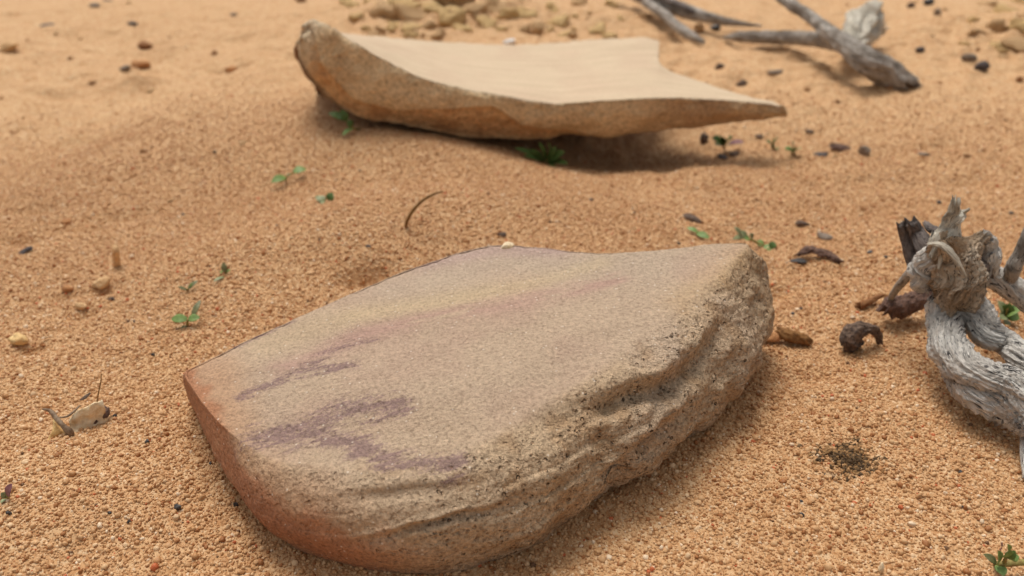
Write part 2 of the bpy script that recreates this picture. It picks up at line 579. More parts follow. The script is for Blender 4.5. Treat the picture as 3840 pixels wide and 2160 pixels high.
nz = N('ShaderNodeTexNoise'); nz.inputs['Scale'].default_value = 2.2; nz.inputs['Detail'].default_value = 1
sub = N('ShaderNodeVectorMath'); sub.operation = 'SUBTRACT'; sub.inputs[1].default_value = (.5, .5, .5)
scl = N('ShaderNodeVectorMath'); scl.operation = 'SCALE'; scl.inputs['Scale'].default_value = .6
sp = N('GeometryNodeSetPosition')
sm = N('GeometryNodeSetMaterial'); sm.inputs['Material'].default_value = M['grain']
ss = N('GeometryNodeSetShadeSmooth')
iop = N('GeometryNodeInstanceOnPoints')
ar = N('GeometryNodeInputNamedAttribute'); ar.data_type = 'FLOAT_VECTOR'; ar.inputs['Name'].default_value = 'grain_rot'
asc = N('GeometryNodeInputNamedAttribute'); asc.data_type = 'FLOAT_VECTOR'; asc.inputs['Name'].default_value = 'grain_scale'
e2r = N('FunctionNodeEulerToRotation')
L = gn.links.new
L(nz.outputs['Color'], sub.inputs[0]); L(sub.outputs[0], scl.inputs[0]); L(scl.outputs[0], sp.inputs['Offset'])
L(ico.outputs['Mesh'], sp.inputs['Geometry']); L(sp.outputs[0], ss.inputs['Geometry']); L(ss.outputs[0], sm.inputs['Geometry'])
L(gi.outputs[0], iop.inputs['Points']); L(sm.outputs[0], iop.inputs['Instance'])
L(ar.outputs['Attribute'], e2r.inputs[0]); L(e2r.outputs[0], iop.inputs['Rotation'])
L(asc.outputs['Attribute'], iop.inputs['Scale'])
L(iop.outputs[0], go.inputs[0])
md = grains.modifiers.new('grains', 'NODES'); md.node_group = gn

# ------------------------------------------------------------------ near stone
def build_near_stone():
    # outline of the flat face (T) and of the foot (B), photo pixels; z of the flat face is a tilted plane
    cornerL = on_z(700, 1395, .026); cornerA = on_z(1880, 918, .036); cornerR = on_z(2790, 908, .044)
    Mx = np.stack([[c[0], c[1], 1] for c in (cornerL, cornerA, cornerR)])
    pl = np.linalg.solve(Mx, np.array([cornerL[2], cornerA[2], cornerR[2]]))
    def on_plane(px, py, drop=0.0):
        dx, dy, dz = ray(px, py)
        t = (pl[2] - drop - CAM_H) / (dz - pl[0] * dx - pl[1] * dy)
        return np.array([dx * t, dy * t, CAM_H + dz * t])
    pairs = [((703, 1402), (692, 1432)), ((762, 1500), (744, 1560)), ((838, 1590), (802, 1690)), ((945, 1650), (882, 1815)),
             ((1085, 1690), (1000, 1948)), ((1260, 1700), (1200, 2062)), ((1430, 1700), (1400, 2125)), ((1620, 1670), (1640, 2136)),
             ((1810, 1600), (1850, 2090)), ((1980, 1510), (2060, 1998)), ((2180, 1390), (2300, 1858)), ((2340, 1285), (2490, 1722)),
             ((2480, 1185), (2650, 1588)), ((2600, 1090), (2770, 1468)), ((2715, 990), (2862, 1300)), ((2775, 935), (2884, 1190))]
    back = [(2795, 909), (2700, 908), (2600, 918), (2480, 934), (2300, 946), (2140, 938), (2000, 925), (1880, 916), (1760, 934),
            (1640, 972), (1500, 1020), (1300, 1112), (1130, 1190), (960, 1262), (820, 1330), (740, 1370)]
    T, B = [], []
    for k, (t, b) in enumerate(pairs):
        T.append(on_plane(*t))
        q = on_z(b[0], b[1], 0.0); q = on_z(b[0], b[1], float(H(q[0], q[1])))
        dd = q[:2] - np.array([.0, .2]); dd /= np.linalg.norm(dd)
        q[:2] += dd * .0062; q[2] = .013
        sv = on_z(b[0], b[1], .012)
        wk = smooth(3, 7, k) * (1 - smooth(12, 14, k))
        B.append(sv * (1 - wk) + q * wk)
    cxy = np.array([.0, .2])
    for k, t in enumerate(back):
        p = on_plane(*t); T.append(p)
        q = p.copy(); d = p[:2] - cxy; d /= np.linalg.norm(d)
        q[:2] = p[:2] + d * (-.004 if k > 0 else .002)
        q[2] = .012
        B.append(q)
    T, B = np.array(T), np.array(B)
    NA = 760
    Tc, Bc = catmull(T, NA, True), catmull(B, NA, True)
    idx = np.linspace(0, len(T), NA, endpoint=False)
    npair = len(pairs)
    # roundness of the shoulder: the front is round, the back and right edges are crisp
    front = smooth(-.4, 3.2, idx) * (1 - smooth(npair - 1.1, npair + .3, idx))
    ctr = np.array([-.004, .205]); cz = pl[0] * ctr[0] + pl[1] * ctr[1] + pl[2]
    C = np.array([ctr[0], ctr[1], cz])
    M1, M2, M3 = 120, 140, 60
    rows = []
    for s in 1 - (1 - np.linspace(.006, 1, M1)) ** 1.25:
        P = C + (Tc - C) * s
        sag = -.003 * smooth(.55, 1.0, s) * front * (1 - smooth(9, 14, idx)) * smooth(0, 4, idx)
        P[:, 2] += sag
        rows.append(P)
    E = rows[-1]
    nx = 1.0 + .9 * front
    for t in np.linspace(0, 1, M2 + 1)[1:]:
        a = t * math.pi / 2
        vz = 1 - np.cos(a) + 0 * front
        lin_t = t ** 1.5
        vz = vz * front + lin_t * (1 - front)
        hx = math.sin(a) * front + lin_t * (1 - front)
        P = E.copy()
        P[:, :2] = E[:, :2] + (Bc[:, :2] - E[:, :2]) * hx[:, None]
        P[:, 2] = E[:, 2] + (Bc[:, 2] - E[:, 2]) * vz
        od = E[:, :2] - ctr; od /= np.linalg.norm(od, axis=1, keepdims=True)
        P[:, :2] += od * (.0009 * math.sin(math.pi * min(1.0, t ** .5)) * (1 - front))[:, None]
        rows.append(P)
    W = rows[-1]
    for t in np.linspace(0, 1, M3 + 1)[1:]:
        P = W.copy()
        wd = W[:, :2] - ctr; wd /= np.linalg.norm(wd, axis=1, keepdims=True)
        fz = math.sin(t * math.pi / 2)
        P[:, :2] = W[:, :2] - wd * ((.004 + .008 * front + .006 * smooth(7, 10, idx) * front) * fz ** 1.3)[:, None]
        P[:, 2] = W[:, 2] - (W[:, 2] + .012) * fz
        rows.append(P)
    G = np.array(rows)
    nrm = grid_normals(G, True)
    if nrm[10, :, 2].mean() < 0: nrm = -nrm
    V0 = G.copy()
    ii = np.arange(len(rows))[:, None] + np.zeros(NA)[None]
    onface = 1 - smooth(M1 * .93, M1 + 30, ii)
    px, py = project(V0)
    # rough, broken front and right flanks
    rough = (1 - onface * (1 - .0))
    rt = smooth(1250, 2000, px) * smooth(-60, 260, py - (1890 - .46 * px + 250))
    rough = np.clip(np.maximum(rough * (.45 + .55 * smooth(1100, 2100, px)), .55 * smooth(1300, 1800, py - .0 * px) * (1 - onface * .6)), 0, 1)
    rough = rough * np.maximum(front[None] + 0 * ii, smooth(M1 + 15, M1 + 50, ii))
    d = .00055 * fbm(V0, .012, 3, 61) + .0011 * fbm(V0, .035, 2, 65)
    low = smooth(M1 + 8, M1 + 60, ii)
    rdm = rough * (.22 + .78 * smooth(1650, 2350, px)) * low
    d = d + rdm * (.0036 * fbm(V0, .020, 3, 71) + .0020 * fbm(V0, .006, 4, 77, .6))
    # bedding ledges on the flank: thin layers that weather back unevenly
    sn = np.array([-.10, .16, 1.0]); sn /= np.linalg.norm(sn)
    lay = V0 @ sn / .0052 + .55 * fbm(V0, .022, 2, 81)
    fr = lay - np.floor(lay)
    ledge = smooth(.0, .75, fr) * (1 - smooth(.84, 1.0, fr))
    lm = low * (.16 + .6 * smooth(1700, 2200, px) * smooth(2750, 2450, px)) * smooth(-.2, .5, fbm(V0, .03, 2, 85) + .25)
    d = d + .0009 * (ledge - .5) * lm * smooth(.05, .3, ii / len(rows))
    # scooped breaks on the right flank
    for (qx, qy, rx, ry, ang, dep) in [(2390, 1485, 190, 40, -.30, .0042), (2560, 1400, 120, 42, -.75, .0030),
                                       (2330, 1780, 70, 30, -.9, .0040), (2660, 1300, 110, 34, -1.0, .0022), (2080, 1560, 160, 40, -.35, .0016),
                                       (1500, 1850, 220, 26, -.12, .0010), (1650, 1960, 240, 16, -.25, .0014), 
                                       (2480, 1620, 140, 30, -.75, .0030), (2840, 1180, 26, 90, .1, .0020)]:
        ca, sa = math.cos(ang), math.sin(ang)
        dx, dy = px - qx, py - qy
        wob = 12 * fbm(V0, .006, 2, int(qx))
        a_ = (dx * ca + dy * sa) / rx; b_ = (-dx * sa + dy * ca + wob) / ry
        vis = smooth(-.15, .1, nrm[..., 1] * -1 + nrm[..., 2] * .6)
        dep *= .95
        d = d - dep * np.exp(-(a_ ** 2 + np.abs(b_) ** 2.6)) * vis
        d = d + .45 * dep * np.exp(-(a_ ** 2 + (b_ + 1.6) ** 2 * 1.4)) * vis
    # chips along the crisp back edge
    edge = np.exp(-((ii - M1) / 7.0) ** 2) * (1 - front)[None]
    d = d - edge * (.0009 * np.abs(fbm(V0, .005, 2, 91)) + .0005)
    V = V0 + nrm * d[..., None]
    V[..., 2] += 0

    # colours: the stone's own bands and stains
    fcol = fbm(V0, .020, 3, 101); f2 = fbm(V0, .006, 3, 103); bd = on_plane(1330, 1368) - on_plane(900, 1480); bd /= np.linalg.norm(bd); bp = np.array([-bd[1], bd[0], 0])
    SV = np.stack([V0 @ bd / 6.0, V0 @ bp, V0[..., 2] * .5], -1)
    f3 = fbm(SV, .0034, 4, 107, .65)
    c = np.tile(lin(195, 170, 144), V0.shape[:2] + (1,))
    def blend(c, col, m):
        m = np.clip(m, 0, 1)[..., None]
        return c * (1 - m) + col * m
    def band(pts, wid, warp=.0, soft=1.0, sd=0):
        pts = np.array([on_plane(*p)[:2] for p in pts])
        P = V0[..., :2] + (warp * .0016) * np.stack([fbm(SV, .004, 3, 111 + sd), fbm(SV, .004, 3, 113 + sd)], -1)
        best = np.full(P.shape[:2], 1e9)
        for a, b in zip(pts[:-1], pts[1:]):
            ab = b - a
            t = np.clip(((P - a) @ ab) / (ab @ ab), 0, 1)
            best = np.minimum(best, np.linalg.norm(P - a - t[..., None] * ab, axis=-1))
        return np.exp(-(best / wid) ** 2 * soft)
    purple = np.zeros(V0.shape[:2])
    c = blend(c, lin(190, 160, 138), .6 * smooth(-.2, .5, fcol) * onface)
    c = blend(c, lin(192, 172, 150), .6 * band([(1500, 1090), (1900, 980), (2400, 980)], .013, 1, 1, 1))
    c = blend(c, lin(184, 156, 146), .7 * band([(1600, 985), (1880, 930), (2080, 940)], .0055, 1, 1, 2))
    c = blend(c, lin(208, 184, 146), .42 * band([(1330, 1190), (1600, 1150), (1950, 1075), (2250, 985)], .0042, .8, 1, 3))
    c = blend(c, lin(204, 178, 140), .35 * band([(1000, 1290), (1330, 1190), (1950, 1075)], .008, .8, 1, 4))
    c = blend(c, lin(186, 150, 134), .8 * band([(1050, 1380), (1330, 1270), (1650, 1190), (2050, 1110), (2300, 1040)], .0046, 1.2, 1, 5) * smooth(-.7, .2, f3))
    purple = np.maximum(purple, 0.7 * band([(880, 1300), (1020, 1235), (1090, 1210)], .0020, .6, 1, 6))
    purple = np.maximum(purple, 1.4 * band([(900, 1480), (1080, 1410), (1200, 1385), (1330, 1368)], .0019, .9, 1, 7))
    purple = np.maximum(purple, 0.7 * band([(1000, 1440), (1250, 1310), (1400, 1270)], .0025, 1.2, 1, 8))
    purple = np.maximum(purple, 1.2 * band([(960, 1610), (1150, 1580), (1300, 1530), (1460, 1510)], .0046, 1.3, 1, 9))
    purple = np.maximum(purple, 1.35 * band([(1190, 1605), (1330, 1635), (1450, 1690), (1560, 1700), (1690, 1695)], .0034, 1.0, 1, 10))
    c = blend(c, lin(200, 173, 142), .8 * smooth(1450, 1900, py + .25 * (px - 1800)) )
    c = blend(c, lin(196, 168, 134), .7 * smooth(.0, .9, rough) * smooth(-.6, .3, fcol))
    c = blend(c, lin(166, 130, 92), .5 * rough * smooth(.0, .45, f2))
    # red iron-stained rim on the left and lower left
    op = np.array([q[1] for q in pairs], float)
    dout = np.full(px.shape, 1e9)
    for a0, b0 in zip(op[:-1], op[1:]):
        ab = b0 - a0
        tq = np.clip(((px - a0[0]) * ab[0] + (py - a0[1]) * ab[1]) / (ab @ ab), 0, 1)
        dout = np.minimum(dout, np.hypot(px - a0[0] - tq * ab[0], py - a0[1] - tq * ab[1]))
    lw = smooth(1250, 700, px)
    c = blend(c, lin(196, 152, 116), .7 * smooth(300, 60, dout + 130 * fcol) * smooth(1650, 1000, px))
    c = blend(c, lin(184, 126, 90), .8 * smooth(110 - 30 * lw, 20, dout + 80 * fcol + 60 * f2) * smooth(1750, 1250, px))
    c = blend(c, lin(158, 104, 76), .5 * smooth(80, 10, dout + 60 * f2) * smooth(1500, 1100, px) * smooth(780, 950, px))
    c = blend(c, lin(204, 166, 112), .28 * band([(2560, 1120), (2700, 1010), (2800, 930)], .006, 1, 1, 12))
    m, n = G.shape[:2]
    Vf = np.concatenate([V.reshape(-1, 3), [C]])
    Q = grid_quads(m, n, True)
    j = np.arange(n)
    Tt = np.stack([np.full(n, m * n), (j + 1) % n, j], -1)
    org = np.array([0, .2, 0.0])
    me = mesh_from('banded_stone', Vf - org, Q, Tt)
    # make normals point out
    if me.polygons[n * 20].normal.z < 0: me.flip_normals()
    shade(me)
    vcol(me, np.concatenate([c.reshape(-1, 3), [c[0, 0]]]))
    vfloat(me, 'rough', np.concatenate([np.clip(rough, 0, 1).ravel(), [0]]))
    vfloat(me, 'purple', np.concatenate([purple.ravel(), [0]]))
    vvec(me, 'bedding', np.concatenate([SV.reshape(-1, 3), [SV[0, 0]]]))
    o = put('banded_stone', me, M['stone'], None, org)
    tag(o, 'large near sandstone slab with yellow and purple bands and a red lower rim', 'stone')
build_near_stone()

# ------------------------------------------------------------------ far slab
def build_far_slab():
    nu = 420
    # front top edge, front lower edge (pixels) and their distance, left to right
    Ft = [(1128, 92, .452), (1165, 72, .450), (1215, 92, .445), (1290, 135, .440), (1400, 200, .436), (1540, 272, .434), (1700, 325, .433), (1880, 362, .433),
          (2060, 388, .434), (2140, 384, .434), (2300, 374, .436), (2480, 366, .440), (2680, 372, .446), (2850, 386, .452), (2950, 398, .456)]
    Fb = [(1094, 170, .456), (1100, 235, .452), (1135, 300, .448), (1190, 360, .446), (1290, 420, .444), (1420, 465, .443), (1560, 497, .443), (1720, 518, .443),
          (1900, 527, .444), (2060, 526, .445), (2250, 512, .447), (2450, 490, .449), (2660, 470, .452), (2830, 456, .455), (2945, 442, .458)]
    Kt = [(1180, 118, .58), (1215, 118, .585), (1260, 121, .588), (1330, 127, .590), (1430, 136, .592), (1540, 146, .594), (1670, 157, .595), (1800, 164, .596),
          (1930, 166, .596), (2060, 162, .595), (2200, 150, .594), (2330, 142, .590), (2444, 139, .586), (2474, 160, .573), (2456, 208, .549), (2486, 252, .528), (2570, 288, .509), (2670, 326, .490)]
    ft = catmull([on_y(a, b, y) for a, b, y in Ft], nu)
    fb = catmull([on_y(a, b, y) for a, b, y in Fb], nu)
    kt = catmull([on_y(a, b, y) for a, b, y in Kt], nu)
    u = np.linspace(0, 1, nu)
    th = np.linalg.norm(ft - fb, axis=1)
    kb = kt.copy(); kb[:, 2] -= .8 * th * .8 + .004; kb[:, 1] -= .012
    kk = 1 - smooth(.60, .76, u)
    kb[:, 2] = kb[:, 2] * (1 - kk) + kk * np.minimum(kb[:, 2], H(kb[:, 0], kb[:, 1]) - .003)
    # slice: top (front to back), back face, belly (back to front), front face (up)
    na, nb, nc, nd = 110, 16, 50, 60
    rows = []
    ta = np.linspace(0, 1, na)
    jag = .0016 * fbm(np.stack([u * 9, u * 0, u * 0], -1), .35, 3, 131)
    sl = []
    for t in ta:
        P = ft + (kt - ft) * t
        P[:, 2] -= .0035 * math.sin(math.pi * t) * np.sin(np.pi * np.clip(u * 1.05, 0, 1))
        sl.append(P)
    for t in np.linspace(0, 1, nb + 1)[1:]:
        P = kt + (kb - kt) * t
        P[:, 1] += .002 * math.sin(math.pi * t)
        sl.append(P)
    for t in np.linspace(0, 1, nc + 1)[1:]:
        P = kb + (fb - kb) * t
        P[:, 2] -= .004 * math.sin(math.pi * t) * np.sin(np.pi * u)
        sl.append(P)
    for t in np.linspace(0, 1, nd + 1)[1:-1]:
        P = fb + (ft - fb) * t
        # belly of the front face bulges towards the viewer and rolls under below
        P[:, 1] -= .0065 * math.sin(math.pi * min(1, t * 1.0)) * (1 - .6 * u) - .0
        sl.append(P)
    G = np.stack(sl, 1)                  # (u, ring)
    nr = G.shape[1]
    cen = G.mean(1, keepdims=True)
    # round off both ends
    cap = 16
    heads, tails = [], []
    for k in range(cap):
        a = (k + 1) / cap * math.pi / 2
        s = math.cos(a) ** .8 if k < cap - 1 else .02
        off = np.array([-.0015, .0, .0]) * math.sin(a)
        heads.append(cen[0] + (G[0] - cen[0]) * s + off)
        off = np.array([.0030, -.001, .0]) * math.sin(a)
        s = math.cos(a) ** .35 if k < cap - 1 else .02
        tails.append(cen[-1] + (G[-1] - cen[-1]) * s + off)
    G = np.concatenate([np.array(heads[::-1]), G, np.array(tails)], 0)
    uu = np.concatenate([np.zeros(cap), u, np.ones(cap)])[:, None] + np.zeros(nr)[None]
    rr = np.arange(nr)[None] + np.zeros(len(G))[:, None]
    nrm = grid_normals(G, True)
    mid = nrm[len(G) // 2, na // 2]
    if mid[2] < 0: nrm = -nrm
    topm = smooth(-1, 3, rr) * (1 - smooth(na - 3, na + 1, rr))
    facm = smooth(na + nb + nc - 6, na + nb + nc + 2, rr)
    ft_t = np.clip((rr - (na + nb + nc)) / nd, 0, 1)     # 0 at the lower edge, 1 at the top edge
    rough = np.clip(1 - topm, 0, 1)
    d = rough * (.0016 * fbm(G, .016, 3, 141) + .0009 * fbm(G, .005, 3, 143)) + .0006 * fbm(G, .05, 2, 145)
    # the upper broken layer stands proud of the smooth rusty belly
    px, py = project(G)
    brk = np.interp(px, [1080, 1130, 1170, 1210, 1330, 1450, 1600, 1850, 1950, 2150, 2300, 2960], [60, 60, 110, 260, 375, 418, 412, 398, 470, 498, 520, 640])
    brk = brk + 10 * fbm(G, .02, 3, 147)
    belly = smooth(-4, 5, py - brk) * facm
    d = d - .0030 * belly * (1 - .7 * smooth(1850, 2100, px))
    edge = np.exp(-(np.minimum(rr, nr - rr) / 2.2) ** 2)
    d = d - edge * (.0026 * np.abs(fbm(G, .009, 4, 149, .6))) + rough * .0022 * fbm(G, .030, 2, 155)
    kedge = np.exp(-((rr - na) / 3.0) ** 2)
    d = d - kedge * .0026 * np.abs(fbm(G, .008, 3, 151))
    # ragged right end
    rag = smooth(.93, 1.0, uu)
    V = G + nrm * d[..., None]
    V[..., 0] += rag * .006 * fbm(G, .012, 4, 153, .6)
    f1 = fbm(G, .02, 3, 161); f2 = fbm(G, .006, 3, 163)
    def blend(c, col, m):
        m = np.clip(m, 0, 1)[..., None]
        return c * (1 - m) + col * m
    c = np.tile(lin(200, 178, 150), G.shape[:2] + (1,))
    c = blend(c, lin(194, 168, 142), .6 * smooth(-.3, .5, f1))
    c = blend(c, lin(228, 198, 156), facm)
    c = blend(c, lin(196, 162, 122), facm * .8 * smooth(-.1, .5, f1))
    c = blend(c, lin(176, 140, 104), facm * .8 * smooth(2250, 2600, px) * smooth(-.5, .2, f1 + .4))
    c = blend(c, lin(222, 176, 124), .75 * belly * smooth(2500, 2100, px))
    c = blend(c, lin(190, 138, 92), .55 * belly * smooth(-.1, .4, f2 + f1 * .5) * smooth(2500, 2100, px))
    c = blend(c, lin(200, 172, 134), .85 * facm * smooth(2830, 2900, px + 20 * f2))
    c = blend(c, lin(216, 196, 164), .8 * facm * smooth(1220, 1120, px + 30 * f1) * smooth(330, 200, py))
    c = blend(c, lin(226, 206, 176), .8 * smooth(150, 85, py) * smooth(1260, 1180, px))
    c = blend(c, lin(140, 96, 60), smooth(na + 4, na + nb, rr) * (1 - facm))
    org = np.array([float(G[..., 0].mean()), .5, 0.0])
    m, n = G.shape[:2]
    me = mesh_from('dished_slab', V.reshape(-1, 3) - org, grid_quads(m, n, True))
    bm = bmesh.new(); bm.from_mesh(me)
    bmesh.ops.holes_fill(bm, edges=[e for e in bm.edges if e.is_boundary], sides=0)
    bmesh.ops.recalc_face_normals(bm, faces=bm.faces)
    bm.to_mesh(me); bm.free()
    shade(me)
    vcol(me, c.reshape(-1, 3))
    vfloat(me, 'rough', rough.ravel())
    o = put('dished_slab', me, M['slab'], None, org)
    tag(o, 'pale smooth dished sandstone slab tapering to a point, behind the banded stone', 'stone')
build_far_slab()

# ------------------------------------------------------------------ swept wood
def tube(pts, rad, segs=90, ring=40, ridge=.12, twist=1.2, seed=0, flat=1.0, lump=.12, splinter=1.1, ridges=9):
    c = catmull(pts, segs); r = catmull(np.asarray(rad, float)[:, None], segs)[:, 0]
    r = np.maximum(r, .00015)
    tg = np.gradient(c, axis=0); tg /= np.linalg.norm(tg, axis=1, keepdims=True)
    up = np.array([0, -.35, 1.0]); up /= np.linalg.norm(up)
    a = np.cross(tg, up); a /= np.maximum(np.linalg.norm(a, axis=1, keepdims=True), 1e-6)
    b = np.cross(a, tg)
    s = np.concatenate([[0], np.cumsum(np.linalg.norm(np.diff(c, axis=0), axis=1))])
    th = np.linspace(0, 2 * math.pi, ring, endpoint=False)
    TH = th[None] + twist * (s / max(s[-1], 1e-6))[:, None]
    rm = float(r.max())
    q = np.stack([np.cos(TH) * ridges * .32, np.sin(TH) * ridges * .32, (s / rm)[:, None] * .55 + 0 * TH], -1)
    q = q + .35 * np.stack([vnoise(q * .8 + 3, seed + 31), vnoise(q * .8 + 7, seed + 33), 0 * TH], -1)
    rd = 1 - np.abs(vnoise(q, seed)) * 2
    rd3 = 1 - np.abs(vnoise(q * np.array([4.6, 4.6, 1.6]), seed + 7)) * 2
    rd2 = vnoise(q * np.array([2.2, 2.2, 1.3]), seed + 5)
    lm = fbm(np.stack([np.cos(th)[None] + 0 * TH, np.sin(th)[None] + 0 * TH, (s / rm)[:, None] + 0 * TH], -1), 1.3, 2, seed + 9)
    rr = r[:, None] * (1 + ridge * rd * .5 + ridge * .4 * rd2 + ridge * .32 * rd3 + lump * lm)
    P = c[:, None] + a[:, None] * (np.cos(th)[None, :, None] * rr[..., None]) + b[:, None] * (np.sin(th)[None, :, None] * (rr * flat)[..., None])
    # splintered ends
    jn = vnoise(np.stack([np.cos(th) * 2.6, np.sin(th) * 2.6, th * 0 + seed], -1), seed + 41)
    tt = np.linspace(0, 1, segs)
    e1 = smooth(.90, 1.0, tt)[:, None] * jn[None] * splinter * r[-1]
    e0 = smooth(.10, 0.0, tt)[:, None] * np.roll(jn, ring // 3)[None] * splinter * r[0]
    P = P + tg[:, None] * (e1 - e0)[..., None]
    fib = np.stack([np.cos(TH) * r[:, None], np.sin(TH) * r[:, None], s[:, None] + 0 * TH], -1)
    V = np.concatenate([P.reshape(-1, 3), [c[0] + tg[0] * r[0] * .1, c[-1] - tg[-1] * r[-1] * .1]])
    Q = grid_quads(segs, ring, True)
    j = np.arange(ring); k = segs * ring
    T = np.concatenate([np.stack([np.full(ring, k), (j + 1) % ring, j], -1),
                        np.stack([np.full(ring, k + 1), (segs - 1) * ring + j, (segs - 1) * ring + (j + 1) % ring], -1)])
    return V, Q, T, np.concatenate([fib.reshape(-1, 3), fib[0, :1], fib[-1, :1]])

def limb(name, ctrl, mat, parent, org, seed=0, **kw):
    pts, rad = [], []
    for (px, py, z, rp) in ctrl:
        p = on_z(px, py, z)
        pts.append(p); rad.append(rp * float(mpp(p)))
    V, Q, T, fib = tube(pts, rad, seed=seed, **kw)
    me = mesh_from(name, V - np.asarray(org), Q, T)
    bm = bmesh.new(); bm.from_mesh(me); bmesh.ops.recalc_face_normals(bm, faces=bm.faces); bm.to_mesh(me); bm.free()
    shade(me)
    vvec(me, 'fib', fib)
    return put(name, me, mat, parent)

def zg(px, py):
    return float(ground_px(px, py)[2])

# near root on the right
org = ground_px(3620, 1420)
root = thing('driftwood_root', 'gnarled bleached driftwood root with upright broken prongs at the right edge', 'driftwood', org)
big = dict(segs=190, ring=84)
limb('strand', [(3590, 1075, .030, 46), (3556, 1140, .024, 50), (3545, 1220, .019, 54), (3558, 1300, .018, 60), (3610, 1370, .018, 62), (3690, 1405, .019, 56),
                (3780, 1430, .019, 56), (3880, 1490, .018, 60), (3980, 1560, .018, 60)], M['wood'], root, org, 3, ridge=.26, twist=2.6, ridges=17, lump=.3, **big)
limb('strand', [(3585, 1075, .031, 50), (3625, 1120, .027, 56), (3665, 1180, .023, 54), (3700, 1245, .019, 50), (3770, 1285, .016, 44), (3850, 1350, .016, 44), (3950, 1440, .015, 44)],
     M['wood'], root, org, 5, ridge=.26, twist=-2.2, ridges=17, lump=.3, **big)
limb('strand', [(3560, 1330, .012, 36), (3610, 1410, .012, 62), (3690, 1455, .013, 78), (3770, 1490, .012, 82), (3850, 1545, .012, 80), (3960, 1620, .012, 70)],
     M['wood'], root, org, 8, ridge=.28, twist=1.8, ridges=20, lump=.32, **big)
limb('neck', [(3530, 900, .049, 34), (3550, 940, .044, 60), (3572, 995, .039, 68), (3588, 1050, .034, 72), (3594, 1110, .029, 66), (3590, 1170, .024, 48)],
     M['wood_brown'], root, org, 11, ridge=.34, twist=.9, ridges=17, lump=.32, segs=150, ring=96)
limb('knob', [(3530, 940, .043, 34), (3495, 970, .040, 42), (3466, 1012, .035, 42), (3456, 1055, .030, 40), (3470, 1090, .027, 22)],
     M['wood'], root, org, 13, ridge=.26, twist=1, ridges=12, lump=.3, segs=100, ring=64)
limb('prong', [(3535, 950, .044, 52), (3550, 900, .048, 46), (3562, 860, .051, 36), (3570, 825, .054, 31), (3577, 792, .057, 29), (3582, 762, .060, 22)],
     M['wood_pale'], root, org, 15, ridge=.3, twist=.25, ridges=13, lump=.14, flat=.5, segs=110, ring=64, splinter=2.2)
limb('prong', [(3568, 840, .053, 20), (3592, 818, .055, 19), (3612, 800, .056, 15), (3634, 784, .058, 7)],
     M['wood_pale'], root, org, 17, ridge=.2, twist=.3, flat=.6, segs=60, ring=36)
limb('prong', [(3562, 800, .057, 10), (3566, 775, .059, 9), (3570, 752, .061, 4)], M['wood_pale'], root, org, 18, ridge=.16, twist=.3, flat=.6, segs=40, ring=28)
limb('prong', [(3588, 795, .057, 11), (3594, 768, .060, 9), (3597, 742, .062, 4)], M['wood_pale'], root, org, 16, ridge=.16, twist=.3, flat=.6, segs=40, ring=28)
limb('sliver', [(3478, 916, .050, 5), (3520, 916, .051, 13), (3560, 942, .050, 15), (3592, 985, .047, 13), (3622, 1035, .043, 4)],
     M['wood_pale'], root, org, 19, ridge=.2, twist=.4, flat=.6, segs=80, ring=36)
limb('stub', [(3378, 842, .046, 15), (3392, 880, .042, 18), (3408, 930, .038, 20), (3425, 985, .034, 22), (3450, 1020, .032, 22)],
     M['wood_dark'], root, org, 21, ridge=.2, twist=.3, segs=70, ring=40)
limb('stub', [(3415, 832, .048, 22), (3440, 875, .044, 26), (3468, 925, .042, 32), (3500, 960, .040, 34)],
     M['wood_dark'], root, org, 23, ridge=.22, twist=.3, segs=70, ring=44)
limb('stub', [(3472, 835, .046, 9), (3488, 856, .046, 15), (3520, 868, .047, 14), (3548, 878, .048, 10)],
     M['wood_dark'], root, org, 25, ridge=.16, twist=.3, segs=50, ring=32)
limb('twig', [(3470, 985, .037, 20), (3430, 1010, .033, 19), (3385, 1055, .025, 15), (3345, 1110, .014, 11), (3318, 1165, .004, 4)],
     M['wood_far'], root, org, 27, ridge=.14, twist=.6, segs=90, ring=32)
limb('knot', [(3590, 1000, .038, 40), (3625, 950, .042, 36), (3655, 915, .044, 30), (3688, 880, .047, 20)],
     M['wood_brown'], root, org, 29, ridge=.36, twist=.6, lump=.4, segs=90, ring=60, ridges=12, splinter=2)
limb('knot', [(3690, 890, .046, 20), (3710, 925, .042, 28), (3718, 970, .038, 28), (3712, 1010, .034, 24)],
     M['wood'], root, org, 31, ridge=.36, twist=.5, lump=.35, segs=80, ring=56, ridges=12, splinter=2)
limb('knot', [(3640, 1000, .036, 40), (3680, 1010, .033, 34), (3720, 1015, .030, 30), (3745, 1030, .027, 22)],
     M['wood_dark'], root, org, 33, ridge=.24, twist=.8, lump=.3, segs=70, ring=44)
limb('limb', [(3690, 1015, .030, 26), (3730, 1040, .028, 42), (3790, 1075, .025, 46), (3850, 1115, .022, 46), (3940, 1180, .018, 44)],
     M['wood'], root, org, 35, ridge=.16, twist=1.2, ridges=11, segs=130, ring=64)
limb('prong', [(3862, 835, .050, 12), (3842, 900, .045, 18), (3825, 955, .040, 22), (3800, 1005, .035, 26), (3785, 1050, .028, 22)],
     M['wood_far'], root, org, 37, ridge=.14, twist=.5, segs=90, ring=40)
limb('rootlet', [(3812, 1470, .014, 20), (3832, 1530, .010, 13), (3838, 1620, .006, 11), (3836, 1700, .004, 10), (3845, 1790, .002, 9)],
     M['wood'], root, org, 39, ridge=.1, twist=.5, segs=90, ring=28)

